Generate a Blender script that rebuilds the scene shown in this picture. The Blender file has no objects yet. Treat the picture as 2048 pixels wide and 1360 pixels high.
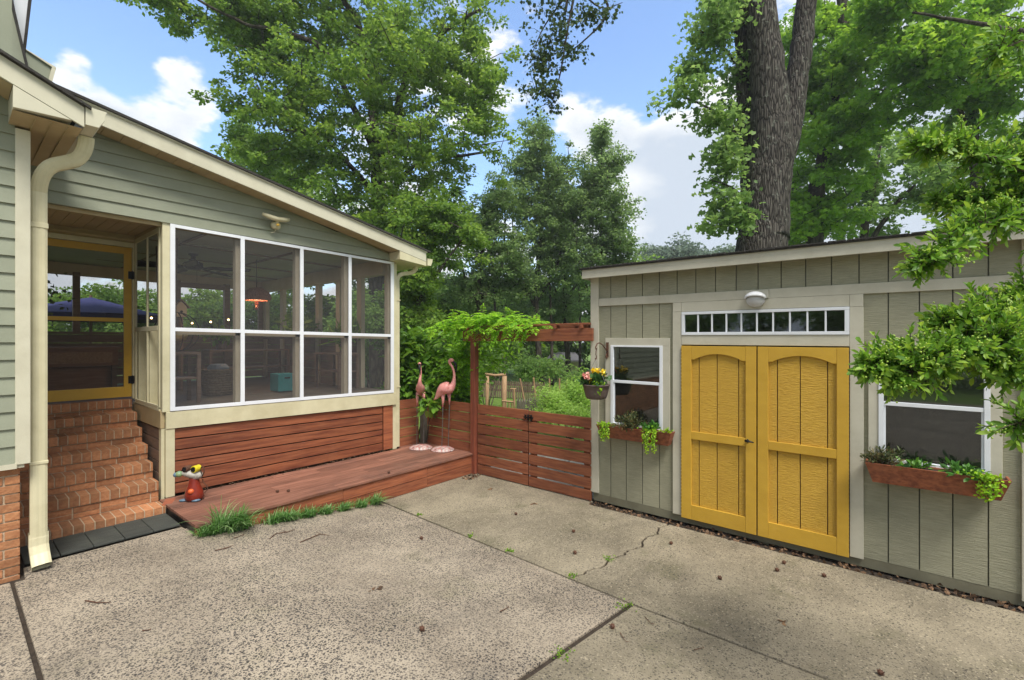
import bpy, bmesh, math, random
import numpy as np
from mathutils import Vector, Matrix
R = math.radians
C = bpy.context.scene
COL = C.collection
# ------------------------------------------------------------------ camera
F = 942.0; CX = 1024.0; HY = 683.0; H = 1.98
A0 = math.atan2(776, 942); CA, SA = math.cos(A0), math.sin(A0)
cam = bpy.data.cameras.new('camera'); co = bpy.data.objects.new('camera', cam); COL.objects.link(co)
co.location = (0, 0, H); co.rotation_euler = (R(90), 0, A0 - R(90))
cam.sensor_width = 36; cam.lens = F / 2048 * 36; cam.shift_y = 3 / 2048
cam.clip_start = 0.05; cam.clip_end = 3000
C.camera = co
def ray(x, y):
    r = (x - CX) / F; u = -(y - HY) / F
    return Vector((CA + r * SA, SA - r * CA, u))
def at(x, y, D): return Vector((0, 0, H)) + ray(x, y) * D       # point seen at (x,y), D metres ahead
def gnd(x, y, z=0.0):
    d = ray(x, y); t = (z - H) / d.z; return Vector((d.x * t, d.y * t, z))
RT = Vector((SA, -CA, 0)); FW = Vector((CA, SA, 0)); UP = Vector((0, 0, 1))
# ------------------------------------------------------------------ light
SUN_EL, SUN_AZ = R(58), R(-115)          # direction towards the sun, azimuth from +X
sd = Vector((math.cos(SUN_EL) * math.cos(SUN_AZ), math.cos(SUN_EL) * math.sin(SUN_AZ), math.sin(SUN_EL)))
sl = bpy.data.lights.new('sun', 'SUN'); sl.energy = 1.5; sl.angle = R(22); sl.color = (1, .96, .88)
so = bpy.data.objects.new('sun', sl); COL.objects.link(so); so.rotation_euler = sd.to_track_quat('Z', 'Y').to_euler()
w = bpy.data.worlds.new('World'); C.world = w; w.use_nodes = True
def world():
    nt = w.node_tree; N = nt.nodes; L = nt.links; N.clear()
    out = N.new('ShaderNodeOutputWorld')
    sky = N.new('ShaderNodeTexSky'); sky.sky_type = 'NISHITA'; sky.sun_disc = False
    sky.sun_elevation = SUN_EL; sky.sun_rotation = math.pi / 2 - SUN_AZ
    sky.air_density = 1.0; sky.dust_density = .6; sky.ozone_density = 3.0
    tc = N.new('ShaderNodeTexCoord')
    def blob(px, py, r0, r1, wt):
        d = ray(px, py).normalized()
        dp = N.new('ShaderNodeVectorMath'); dp.operation = 'DOT_PRODUCT'; L.new(tc.outputs['Generated'], dp.inputs[0]); dp.inputs[1].default_value = d
        mr = N.new('ShaderNodeMapRange'); mr.interpolation_type = 'SMOOTHSTEP'
        L.new(dp.outputs['Value'], mr.inputs['Value'])
        mr.inputs['From Min'].default_value = math.cos(R(r1)); mr.inputs['From Max'].default_value = math.cos(R(r0))
        mr.inputs['To Min'].default_value = 0; mr.inputs['To Max'].default_value = wt
        return mr.outputs[0]
    def add(a, b, op='ADD'):
        m = N.new('ShaderNodeMath'); m.operation = op
        for i, v in enumerate((a, b)):
            if isinstance(v, (int, float)): m.inputs[i].default_value = v
            else: L.new(v, m.inputs[i])
        return m.outputs[0]
    sx = N.new('ShaderNodeSeparateXYZ'); L.new(tc.outputs['Generated'], sx.inputs[0])
    mp = N.new('ShaderNodeMapping'); mp.inputs['Scale'].default_value = (1, 1, 2.1); mp.inputs['Location'].default_value = (3.1, 1.7, .4); L.new(tc.outputs['Generated'], mp.inputs[0])
    n1 = N.new('ShaderNodeTexNoise'); n1.inputs['Scale'].default_value = 3.4; n1.inputs['Detail'].default_value = 9; n1.inputs['Roughness'].default_value = .56; L.new(mp.outputs[0], n1.inputs['Vector'])
    n2 = N.new('ShaderNodeTexNoise'); n2.inputs['Scale'].default_value = 13; n2.inputs['Detail'].default_value = 7; n2.inputs['Roughness'].default_value = .6; L.new(mp.outputs[0], n2.inputs['Vector'])
    el = N.new('ShaderNodeMapRange'); L.new(sx.outputs['Z'], el.inputs['Value'])
    el.inputs['From Min'].default_value = .0; el.inputs['From Max'].default_value = .62; el.inputs['To Min'].default_value = .22; el.inputs['To Max'].default_value = -.08
    s = add(add(add(n1.outputs['Fac'], el.outputs[0]), .15), add(add(n2.outputs['Fac'], -.5), .75, 'MULTIPLY'), 'ADD')
    for b in [(290, 190, 2, 7.5, .46), (170, 185, 1, 5, .24), (370, 200, 1, 5, .34), (125, 115, .5, 2.5, .16), (200, 70, 1, 6, -.25), (1200, 215, 1, 6, .12), (1350, 300, 1, 5, .12), (1330, 210, 1, 4, -.10), (1290, 420, 1, 6, -.16), (1060, 290, 1, 5, -.1), (1270, 60, 2, 9, -.25), (1090, 150, 1, 6, -.12), (1340, 300, 2, 10, .22), (1340, 410, 1, 7, -.14), (1080, 60, 3, 15, .05),
              (110, 30, 3, 11, -.25), (230, 60, 3, 10, -.2), (480, 60, 3, 14, -.25), (1330, 90, 2, 12, -.34), (980, 330, 1, 6, -.1), (1320, 500, 1, 6, .2), (470, 300, 2, 9, -.12), (1900, 200, 10, 40, .35)]:
        s = add(s, blob(*b))
    bd = N.new('ShaderNodeVectorMath'); bd.operation = 'DOT_PRODUCT'; L.new(tc.outputs['Generated'], bd.inputs[0]); bd.inputs[1].default_value = (-CA * .8, -SA * .8, .6)  # extra cloud bank out of view behind the camera, added for neutral light
    bm_ = N.new('ShaderNodeMapRange'); bm_.interpolation_type = 'SMOOTHSTEP'; L.new(bd.outputs['Value'], bm_.inputs['Value']); bm_.inputs['From Min'].default_value = -.12; bm_.inputs['From Max'].default_value = .5; bm_.inputs['To Max'].default_value = .5
    s = add(s, bm_.outputs[0])
    cm = N.new('ShaderNodeMapRange'); cm.interpolation_type = 'SMOOTHSTEP'; L.new(s, cm.inputs['Value'])
    cm.inputs['From Min'].default_value = .66; cm.inputs['From Max'].default_value = .86
    shade = N.new('ShaderNodeMapRange'); L.new(add(s, add(n2.outputs['Fac'], .5, 'MULTIPLY'), 'SUBTRACT'), shade.inputs['Value'])
    shade.inputs['From Min'].default_value = .50; shade.inputs['From Max'].default_value = .78
    cc = N.new('ShaderNodeMixRGB'); L.new(shade.outputs[0], cc.inputs[0]); cc.inputs[1].default_value = (.80, .80, .79, 1); cc.inputs[2].default_value = (.47, .53, .61, 1)
    b1 = N.new('ShaderNodeBackground'); L.new(sky.outputs[0], b1.inputs[0]); b1.inputs[1].default_value = .10
    b2 = N.new('ShaderNodeBackground'); L.new(cc.outputs[0], b2.inputs[0]); b2.inputs[1].default_value = .44
    mx = N.new('ShaderNodeMixShader'); L.new(cm.outputs[0], mx.inputs[0]); L.new(b1.outputs[0], mx.inputs[1]); L.new(b2.outputs[0], mx.inputs[2])
    L.new(mx.outputs[0], out.inputs[0])
world()
C.view_settings.view_transform = 'Standard'; C.view_settings.look = 'None'; C.view_settings.gamma = 1
C.view_settings.exposure = 1.75
C.cycles.max_bounces = 7; C.cycles.transparent_max_bounces = 12; C.cycles.diffuse_bounces = 4
# ------------------------------------------------------------------ materials
def mk(name):
    m = bpy.data.materials.new(name); m.use_nodes = True; nt = m.node_tree; nt.nodes.clear()
    return m, nt.nodes, nt.links
def nd(N, t, **k):
    n = N.new('ShaderNode' + t)
    for a, v in k.items(): setattr(n, a, v)
    return n
def surf(name, c1, c2=None, scale=4.0, stretch=(1, 1, 1), bump=.2, bscale=None, rough=.6, rndv=.0, dirt=None, dscale=1.5, damt=.35, metal=0, spec=.35, detail=6, bdist=.01, grain=None):
    """painted / stained / stone surface: two tones over noise, per-piece variation from attribute rnd, patchy dirt, bump"""
    m, N, L = mk(name)
    out = nd(N, 'OutputMaterial'); p = nd(N, 'BsdfPrincipled')
    p.inputs['Roughness'].default_value = rough; p.inputs['Metallic'].default_value = metal; p.inputs['Specular IOR Level'].default_value = spec
    tc = nd(N, 'TexCoord'); at_ = nd(N, 'Attribute', attribute_name='rnd')
    off = nd(N, 'VectorMath', operation='SCALE'); off.inputs[0].default_value = (7.3, 5.1, 9.7); L.new(at_.outputs['Fac'], off.inputs['Scale'])
    ad = nd(N, 'VectorMath', operation='ADD'); L.new(tc.outputs['Object'], ad.inputs[0]); L.new(off.outputs[0], ad.inputs[1])
    mp = nd(N, 'Mapping'); mp.inputs['Scale'].default_value = stretch; L.new(ad.outputs[0], mp.inputs[0])
    n = nd(N, 'TexNoise'); n.inputs['Scale'].default_value = scale; n.inputs['Detail'].default_value = detail; n.inputs['Roughness'].default_value = .6; L.new(mp.outputs[0], n.inputs['Vector'])
    r = nd(N, 'ValToRGB'); L.new(n.outputs['Fac'], r.inputs[0])
    c2 = c2 or tuple(v * .8 for v in c1)
    r.color_ramp.elements[0].position = .35; r.color_ramp.elements[1].position = .65
    r.color_ramp.elements[0].color = (*c2, 1); r.color_ramp.elements[1].color = (*c1, 1)
    col = r.outputs[0]
    if rndv:
        mr = nd(N, 'MapRange'); L.new(at_.outputs['Fac'], mr.inputs['Value']); mr.inputs['To Min'].default_value = 1 - rndv; mr.inputs['To Max'].default_value = 1 + rndv
        h = nd(N, 'HueSaturation'); L.new(mr.outputs[0], h.inputs['Value']); L.new(col, h.inputs['Color']); col = h.outputs[0]
    if dirt:
        dn = nd(N, 'TexNoise'); dn.inputs['Scale'].default_value = dscale; dn.inputs['Detail'].default_value = 8; dn.inputs['Roughness'].default_value = .65; L.new(tc.outputs['Object'], dn.inputs['Vector'])
        dr = nd(N, 'MapRange'); L.new(dn.outputs['Fac'], dr.inputs['Value']); dr.inputs['From Min'].default_value = .48; dr.inputs['From Max'].default_value = .75; dr.inputs['To Max'].default_value = damt
        mx = nd(N, 'MixRGB'); L.new(dr.outputs[0], mx.inputs[0]); L.new(col, mx.inputs[1]); mx.inputs[2].default_value = (*dirt, 1); col = mx.outputs[0]
    L.new(col, p.inputs['Base Color'])
    if bump:
        bn = nd(N, 'TexNoise'); bn.inputs['Scale'].default_value = bscale or scale * 3; bn.inputs['Detail'].default_value = 5; L.new(mp.outputs[0], bn.inputs['Vector'])
        b = nd(N, 'Bump'); b.inputs['Strength'].default_value = bump; b.inputs['Distance'].default_value = bdist
        L.new(bn.outputs['Fac'], b.inputs['Height']); L.new(b.outputs[0], p.inputs['Normal'])
    L.new(p.outputs[0], out.inputs[0])
    return m
def leafmat(name, ca, cb, cc, trans=.35, gloss=.35):
    m, N, L = mk(name)
    out = nd(N, 'OutputMaterial'); at_ = nd(N, 'Attribute', attribute_name='rnd')
    r = nd(N, 'ValToRGB'); L.new(at_.outputs['Fac'], r.inputs[0])
    r.color_ramp.elements[0].color = (*ca, 1); r.color_ramp.elements[1].color = (*cc, 1)
    e = r.color_ramp.elements.new(.5); e.color = (*cb, 1)
    p = nd(N, 'BsdfPrincipled'); L.new(r.outputs[0], p.inputs['Base Color']); p.inputs['Roughness'].default_value = .5; p.inputs['Specular IOR Level'].default_value = gloss
    t = nd(N, 'BsdfTranslucent'); h = nd(N, 'HueSaturation'); h.inputs['Value'].default_value = 1.5; h.inputs['Hue'].default_value = .485; L.new(r.outputs[0], h.inputs['Color']); L.new(h.outputs[0], t.inputs[0])
    mx = nd(N, 'MixShader'); mx.inputs[0].default_value = trans; L.new(p.outputs[0], mx.inputs[1]); L.new(t.outputs[0], mx.inputs[2]); L.new(mx.outputs[0], out.inputs[0])
    return m
def screenmat(name, keep, col):
    m, N, L = mk(name); out = nd(N, 'OutputMaterial')
    t = nd(N, 'BsdfTransparent'); d = nd(N, 'BsdfDiffuse'); d.inputs[0].default_value = (*col, 1)
    mx = nd(N, 'MixShader'); mx.inputs[0].default_value = keep
    L.new(t.outputs[0], mx.inputs[1]); L.new(d.outputs[0], mx.inputs[2]); L.new(mx.outputs[0], out.inputs[0]); return m
def glassmat(name, tint, g=.12):
    m, N, L = mk(name); out = nd(N, 'OutputMaterial')
    t = nd(N, 'BsdfTransparent'); t.inputs[0].default_value = (*tint, 1); d = nd(N, 'BsdfGlossy'); d.inputs['Roughness'].default_value = .03; d.inputs[0].default_value = (.9, .95, 1, 1)
    lw = nd(N, 'LayerWeight'); lw.inputs[0].default_value = .22
    mr = nd(N, 'MapRange'); L.new(lw.outputs['Fresnel'], mr.inputs['Value']); mr.inputs['To Min'].default_value = g; mr.inputs['To Max'].default_value = 1
    mx = nd(N, 'MixShader'); L.new(mr.outputs[0], mx.inputs[0]); L.new(t.outputs[0], mx.inputs[1]); L.new(d.outputs[0], mx.inputs[2])
    # dust specks on the pane
    tc = nd(N, 'TexCoord'); n = nd(N, 'TexNoise'); n.inputs['Scale'].default_value = 60; n.inputs['Detail'].default_value = 3; L.new(tc.outputs['Object'], n.inputs['Vector'])
    m2 = nd(N, 'MapRange'); L.new(n.outputs['Fac'], m2.inputs['Value']); m2.inputs['From Min'].default_value = .62; m2.inputs['From Max'].default_value = .72; m2.inputs['To Max'].default_value = .16
    df = nd(N, 'BsdfDiffuse'); df.inputs[0].default_value = (.5, .48, .42, 1)
    mz = nd(N, 'MixShader'); L.new(m2.outputs[0], mz.inputs[0]); L.new(mx.outputs[0], mz.inputs[1]); L.new(df.outputs[0], mz.inputs[2]); L.new(mz.outputs[0], out.inputs[0]); return m
def concrete(name, base, dark, speck, sp_amt, moss, mossamt, stain=(.1, .09, .075), spill=False):
    """broom-worn concrete: blotches, streaks, moss film and exposed dark pebbles"""
    m, N, L = mk(name); out = nd(N, 'OutputMaterial'); p = nd(N, 'BsdfPrincipled'); p.inputs['Roughness'].default_value = .8; p.inputs['Specular IOR Level'].default_value = .25
    tc = nd(N, 'TexCoord'); O = tc.outputs['Object']
    def noise(s, d=6, r=.6, st=None):
        n = nd(N, 'TexNoise'); n.inputs['Scale'].default_value = s; n.inputs['Detail'].default_value = d; n.inputs['Roughness'].default_value = r
        if st:
            mp = nd(N, 'Mapping'); mp.inputs['Scale'].default_value = st; L.new(O, mp.inputs[0]); L.new(mp.outputs[0], n.inputs['Vector'])
        else: L.new(O, n.inputs['Vector'])
        return n.outputs['Fac']
    def rng(v, a, b, c=0., d=1.):
        r = nd(N, 'MapRange'); r.interpolation_type = 'SMOOTHSTEP'; L.new(v, r.inputs['Value'])
        for k, x in zip(('From Min', 'From Max', 'To Min', 'To Max'), (a, b, c, d)): r.inputs[k].default_value = x
        return r.outputs[0]
    def mix(f, a, b, bt='MIX'):
        x = nd(N, 'MixRGB', blend_type=bt); L.new(f, x.inputs[0]) if not isinstance(f, float) else setattr(x.inputs[0], 'default_value', f)
        for i, v in ((1, a), (2, b)):
            if isinstance(v, tuple): x.inputs[i].default_value = (*v, 1)
            else: L.new(v, x.inputs[i])
        return x.outputs[0]
    def mul(a, b):
        x = nd(N, 'Math', operation='MULTIPLY'); L.new(a, x.inputs[0])
        if isinstance(b, float): x.inputs[1].default_value = b
        else: L.new(b, x.inputs[1])
        return x.outputs[0]
    c = mix(rng(noise(1.3, 8, .62), .3, .7), dark, base)
    c = mix(rng(noise(14, 4), .35, .7, 0, .5), c, tuple(v * .8 for v in base))
    c = mix(rng(noise(.9, 8, .65, (1, 2.6, 1)), .5, .72, 0, .55), c, stain)
    c = mix(rng(noise(2.1, 8, .7), .52, .7, 0, mossamt), c, moss)
    # pebbles, two sizes, denser in patches
    patch = rng(noise(1.1, 5, .6), .25, .62, .45, 1)
    hs = None
    for s, th, wt in ((54, .45, 1.), (98, .47, .9)):
        v = nd(N, 'TexVoronoi'); v.inputs['Scale'].default_value = s; L.new(O, v.inputs['Vector'])
        sepc = nd(N, 'SeparateXYZ'); L.new(v.outputs['Color'], sepc.inputs[0])
        ins = rng(v.outputs['Distance'], th * .72, th, 1, 0)
        sel = rng(sepc.outputs[0], 1 - sp_amt - .05, 1 - sp_amt + .02)
        f = mul(mul(ins, sel), patch)
        tone = mix(rng(sepc.outputs[1], 0, 1), speck, tuple(min(1, q * 3.2) for q in speck))
        c = mix(mul(f, wt * .9), c, tone); hs = f
        # pale grains too
        sel2 = rng(sepc.outputs[2], .9, .95); c = mix(mul(mul(ins, sel2), .5), c, tuple(min(1, q * 1.5) for q in base))
    if spill: c = mix(rng(noise(1.1, 9, .75, (1, 1.6, 1)), .715, .75, 0, .75), c, (.75, .74, .72))
    L.new(c, p.inputs['Base Color'])
    b = nd(N, 'Bump'); b.inputs['Strength'].default_value = .55; b.inputs['Distance'].default_value = .006
    bn = noise(130, 4, .7); L.new(bn, b.inputs['Height']); L.new(b.outputs[0], p.inputs['Normal'])
    L.new(p.outputs[0], out.inputs[0]); return m
def bark(name, c1, c2, vs=(9, 9, 1.6), bump=.9, dist=.05, lich=.35):
    m, N, L = mk(name); out = nd(N, 'OutputMaterial'); p = nd(N, 'BsdfPrincipled'); p.inputs['Roughness'].default_value = .9; p.inputs['Specular IOR Level'].default_value = .15
    tc = nd(N, 'TexCoord'); mp = nd(N, 'Mapping'); mp.inputs['Scale'].default_value = vs; L.new(tc.outputs['Object'], mp.inputs[0])
    wn = nd(N, 'TexNoise'); wn.inputs['Scale'].default_value = 1.2; wn.inputs['Detail'].default_value = 3; L.new(mp.outputs[0], wn.inputs['Vector'])
    ws = nd(N, 'VectorMath', operation='SCALE'); ws.inputs['Scale'].default_value = .5; L.new(wn.outputs['Color'], ws.inputs[0]); ad = nd(N, 'VectorMath', operation='ADD'); L.new(mp.outputs[0], ad.inputs[0]); L.new(ws.outputs[0], ad.inputs[1])
    v = nd(N, 'TexVoronoi', feature='DISTANCE_TO_EDGE'); v.inputs['Scale'].default_value = 1.5; L.new(ad.outputs[0], v.inputs['Vector'])
    r = nd(N, 'ValToRGB'); L.new(v.outputs['Distance'], r.inputs[0]); r.color_ramp.elements[0].color = (*c2, 1); r.color_ramp.elements[1].color = (*c1, 1); r.color_ramp.elements[1].position = .22
    n = nd(N, 'TexNoise'); n.inputs['Scale'].default_value = 9; n.inputs['Detail'].default_value = 9; n.inputs['Roughness'].default_value = .7; L.new(tc.outputs['Object'], n.inputs['Vector'])
    mr = nd(N, 'MapRange'); L.new(n.outputs['Fac'], mr.inputs['Value']); mr.inputs['From Min'].default_value = .56; mr.inputs['From Max'].default_value = .66; mr.inputs['To Max'].default_value = lich
    mx = nd(N, 'MixRGB'); L.new(mr.outputs[0], mx.inputs[0]); L.new(r.outputs[0], mx.inputs[1]); mx.inputs[2].default_value = (.30, .31, .26, 1)
    L.new(mx.outputs[0], p.inputs['Base Color'])
    cl = nd(N, 'Math', operation='MINIMUM'); L.new(v.outputs['Distance'], cl.inputs[0]); cl.inputs[1].default_value = .3
    b = nd(N, 'Bump'); b.inputs['Strength'].default_value = bump; b.inputs['Distance'].default_value = dist; L.new(cl.outputs[0], b.inputs['Height']); L.new(b.outputs[0], p.inputs['Normal'])
    L.new(p.outputs[0], out.inputs[0]); return m
def emit(name, col, s):
    m, N, L = mk(name); out = nd(N, 'OutputMaterial'); e = nd(N, 'Emission'); e.inputs[0].default_value = (*col, 1); e.inputs[1].default_value = s; L.new(e.outputs[0], out.inputs[0]); return m

M = {}
M['siding'] = surf('siding_paint', (.285, .30, .222), (.248, .262, .19), 3, (1, 1, 1), .12, 90, .55, .05, (.16, .18, .13), 1.2, .3)
M['cream'] = surf('cream_trim_paint', (.60, .57, .44), (.55, .52, .40), 5, bump=.08, rough=.5, rndv=.03, dirt=(.36, .31, .2), dscale=2.2, damt=.35)
M['cream2'] = surf('pale_yellow_paint', (.64, .59, .40), (.57, .52, .34), 5, bump=.08, rough=.5, rndv=.03, dirt=(.34, .29, .15), dscale=2.6, damt=.4)
M['tan'] = surf('tan_soffit', (.46, .36, .20), (.41, .31, .17), 4, bump=.05, rough=.6, rndv=.05, dirt=(.25, .18, .09), dscale=2, damt=.3)
M['white'] = surf('white_aluminium', (.78, .80, .84), (.72, .74, .78), 5, bump=.02, rough=.35, dirt=(.5, .5, .5), damt=.2)
M['shedtrim'] = surf('shed_trim_paint', (.54, .51, .415), (.49, .46, .37), 6, bump=.15, rough=.6, rndv=.04, dirt=(.34, .32, .24), dscale=3, damt=.4)
M['t111'] = surf('rough_sawn_olive_siding', (.345, .33, .235), (.275, .265, .184), 3, (1, 3.4, 44), .45, 4, .75, .06, (.12, .13, .09), 1.6, .4, bdist=.012)
M['yellow'] = surf('yellow_paint', (.58, .35, .042), (.53, .315, .035), 4, (1, 1, 2), .12, 20, .5, .04, (.42, .22, .03), 2.5, .25)
M['yellow2'] = surf('rough_yellow_panel_paint', (.58, .35, .042), (.50, .29, .033), 4, (1, 4.5, 46), .65, 4, .55, .04, (.42, .22, .03), 2.5, .3, bdist=.024)
M['redwood'] = surf('red_stained_wood', (.30, .108, .05), (.175, .052, .026), 2.6, (1.2, 1.2, 16), .3, 8, .55, .18, (.11, .04, .025), 1.4, .45)
M['redwoodx'] = surf('red_stained_boards', (.34, .112, .05), (.16, .045, .023), 2.2, (1.0, 9, 16), .3, 8, .55, .20, (.33, .14, .07), 3, .35)
M['reddeck'] = surf('worn_red_deck_stain', (.30, .135, .09), (.15, .06, .038), 2.4, (1.0, 14, 6), .35, 8, .65, .2, (.09, .055, .045), 1.3, .7)
M['redpost'] = surf('red_stained_post', (.26, .075, .04), (.17, .045, .027), 3, (14, 14, 1.2), .3, 6, .55, .1, (.12, .05, .03), 2, .4)
M['brick'] = surf('orange_brick', (.46, .215, .10), (.33, .135, .06), 30, bump=.5, bscale=60, rough=.85, rndv=.28, dirt=(.16, .10, .055), dscale=4, damt=.5)
M['mortar'] = surf('mortar', (.52, .40, .28), (.42, .32, .21), 40, bump=.5, rough=.9)
M['darkpaver'] = surf('dark_rubber_tiles', (.060, .063, .055), (.040, .043, .038), 6, (1, 5, 1), .4, 60, .75, .1, (.10, .105, .08), 3, .4)
M['shingle'] = surf('asphalt_shingles', (.055, .05, .045), (.03, .028, .026), 30, bump=.8, bscale=120, rough=.9)
M['black'] = surf('black_metal', (.02, .02, .022), (.012, .012, .012), 20, bump=.1, rough=.4, metal=.4)
M['rust'] = surf('rusty_iron', (.13, .055, .03), (.06, .03, .02), 40, bump=.3, rough=.7)
M['darkwood'] = surf('dark_interior_wood', (.22, .15, .11), (.15, .10, .075), 3, (1, 2, 14), .2, rough=.6, rndv=.2)
M['studs'] = surf('interior_post_paint', (.52, .45, .34), (.44, .38, .28), 4, bump=.05, rough=.6, rndv=.05)
M['ceil'] = surf('grey_green_ceiling_panel', (.46, .49, .43), (.40, .43, .37), 2, bump=.03, rough=.7)
M['floor'] = surf('porch_floor_paint', (.16, .13, .10), (.11, .09, .07), 4, bump=.1, rough=.6)
M['screen'] = screenmat('insect_screen', .37, (.085, .085, .09))
M['glass'] = glassmat('window_glass', (.50, .52, .52), .11)
M['wscreen'] = screenmat('dark_window_screen', .12, (.02, .02, .022))
M['concA'] = concrete('exposed_aggregate', (.43, .36, .275), (.245, .20, .15), (.015, .014, .015), .90, (.24, .21, .14), .6, (.15, .13, .105))
M['concB'] = concrete('smooth_mossy_concrete', (.33, .28, .20), (.155, .132, .092), (.035, .03, .025), .45, (.13, .12, .07), .65, (.13, .11, .08), spill=True)
M['soil'] = surf('dark_soil', (.055, .04, .028), (.03, .022, .016), 25, bump=.9, bscale=50, rough=.95)
M['lawn'] = surf('lawn_grass', (.20, .32, .05), (.11, .20, .03), 8, bump=1, bscale=60, rough=.9, dirt=(.14, .17, .05), dscale=.8, damt=.5, bdist=.05)
M['paver'] = surf('pale_pavers', (.46, .44, .42), (.36, .34, .33), 12, bump=.2, rough=.8, rndv=.12)
M['bark'] = bark('furrowed_bark', (.105, .092, .08), (.010, .008, .007), (16, 16, 2.2), 1, .06, .6)
M['bark2'] = bark('smooth_dark_bark', (.075, .062, .05), (.025, .02, .016), (5, 5, 1.2), .5, .02, .2)
M['bark3'] = bark('pale_twig_bark', (.14, .11, .08), (.05, .04, .03), (20, 20, 4), .3, .01, .2)
M['pink'] = surf('pink_painted_metal', (.76, .34, .31), (.66, .23, .22), 22, bump=.4, bscale=45, rough=.4, dirt=(.62, .38, .34), dscale=14, damt=.5)
M['palepink'] = surf('pale_pink_paint', (.60, .42, .34), (.5, .33, .27), 10, bump=.2, rough=.5)
M['basemix'] = surf('chipped_white_and_pink_paint', (.52, .49, .46), (.42, .10, .085), 26, bump=.3, rough=.6, dirt=(.05, .04, .04), dscale=18, damt=.9, detail=2)
M['steel'] = surf('dull_steel', (.22, .21, .20), (.12, .12, .12), 20, bump=.1, rough=.45, metal=.7)
M['terrared'] = surf('red_glazed_metal', (.24, .03, .016), (.14, .018, .012), 8, bump=.1, rough=.25)
M['orange'] = surf('orange_enamel', (.75, .14, .04), None, 8, bump=.05, rough=.2)
M['white2'] = surf('chipped_white_paint', (.50, .47, .42), (.30, .27, .23), 25, bump=.3, rough=.5)
M['yel'] = surf('yellow_enamel', (.75, .62, .03), None, 10, bump=.1, rough=.3)
M['green'] = surf('green_enamel', (.28, .36, .12), (.10, .22, .25), 14, bump=.1, rough=.25)
M['blue'] = surf('blue_grey_enamel', (.12, .2, .28), None, 8, bump=.1, rough=.3)
M['pot'] = surf('brown_plastic_pot', (.115, .085, .075), (.095, .07, .06), 10, bump=.05, rough=.4)
M['wicker'] = surf('brown_wicker', (.60, .27, .15), (.22, .08, .05), 60, (1, 1, 1), 1, 90, .7)
M['rope'] = surf('woven_seagrass', (.30, .235, .16), (.16, .12, .08), 40, bump=.8, rough=.8)
M['teal'] = surf('teal_fabric', (.045, .30, .30), None, 40, bump=.2, rough=.8)
M['curtain'] = surf('taupe_curtain', (.20, .165, .125), (.12, .1, .075), 10, (8, 8, .5), .3, rough=.9)
M['navy'] = surf('navy_canvas', (.045, .05, .16), None, 8, bump=.1, rough=.8)
M['log'] = surf('bare_log', (.42, .27, .15), (.28, .17, .09), 8, (6, 6, 1), .4, rough=.8)
M['greywood'] = surf('weathered_grey_wood', (.16, .14, .105), (.09, .08, .06), 6, (6, 6, 1), .4, rough=.85, rndv=.2)
M['farwall'] = surf('tan_far_shed_wall', (.36, .33, .19), (.31, .28, .16), 3, bump=.1)
M['litter'] = surf('dead_leaf', (.20, .115, .06), (.08, .045, .028), 9, bump=.3, rough=.8, rndv=.5)
M['bulb'] = emit('warm_bulb', (1, .62, .25), 6)
M['glow'] = emit('lamp_glow', (1, .5, .25), .9)
M['maple'] = leafmat('maple_leaves', (.075, .16, .024), (.15, .27, .036), (.27, .40, .06), .52)
M['oak'] = leafmat('dark_small_leaves', (.10, .175, .06), (.17, .27, .09), (.25, .37, .12), .58)
M['under'] = leafmat('shade_leaves', (.085, .17, .045), (.16, .28, .065), (.25, .38, .095), .56)
M['bright'] = leafmat('bright_green_leaves', (.085, .20, .018), (.17, .34, .028), (.29, .46, .05), .56)  # saturated yellow-green, shared by maples, daylilies and weeds
M['hazy'] = leafmat('haze_tinted_far_leaves', (.11, .16, .11), (.15, .20, .14), (.19, .25, .16), .3, .1)  # distance haze mixed into the leaf colours
M['darkleaf'] = leafmat('backlit_dark_leaves', (.025, .055, .018), (.05, .09, .028), (.09, .14, .04), .35)  # back-lit darkness of the branch put into the colour; porch basket plant shares it
M['bigleaf'] = leafmat('broad_shrub_leaves', (.07, .18, .02), (.15, .31, .03), (.28, .46, .055), .4, .5)
M['lime'] = leafmat('lime_vine_leaves', (.13, .32, .014), (.22, .46, .025), (.34, .60, .05), .5)
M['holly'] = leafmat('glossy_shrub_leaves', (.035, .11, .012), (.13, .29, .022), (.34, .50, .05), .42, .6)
M['garden'] = leafmat('garden_shrub_leaves', (.17, .31, .05), (.28, .45, .08), (.40, .56, .14), .5)
M['liriope'] = leafmat('grassy_blades', (.05, .16, .03), (.12, .29, .055), (.36, .52, .24), .4, .5)  # pale end of the ramp paints whitish highlights on random blades
M['rosemary'] = leafmat('bronze_green_leaves', (.030, .055, .018), (.085, .11, .035), (.20, .15, .06), .25)
M['moneywort'] = leafmat('chartreuse_trailing_leaves', (.15, .32, .008), (.27, .50, .012), (.42, .62, .03), .35)
M['mint'] = leafmat('fresh_green_leaves', (.025, .11, .012), (.06, .19, .02), (.12, .28, .03), .3, .5)
M['begonia'] = leafmat('dark_begonia_leaves', (.018, .06, .014), (.035, .11, .02), (.07, .17, .03), .25, .6)
M['petal'] = leafmat('yellow_petals', (.80, .55, .01), (.85, .66, .02), (.88, .76, .08), .2)
M['petalpink'] = leafmat('pink_petals', (.75, .22, .20), (.8, .38, .32), (.85, .55, .45), .2)
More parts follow.
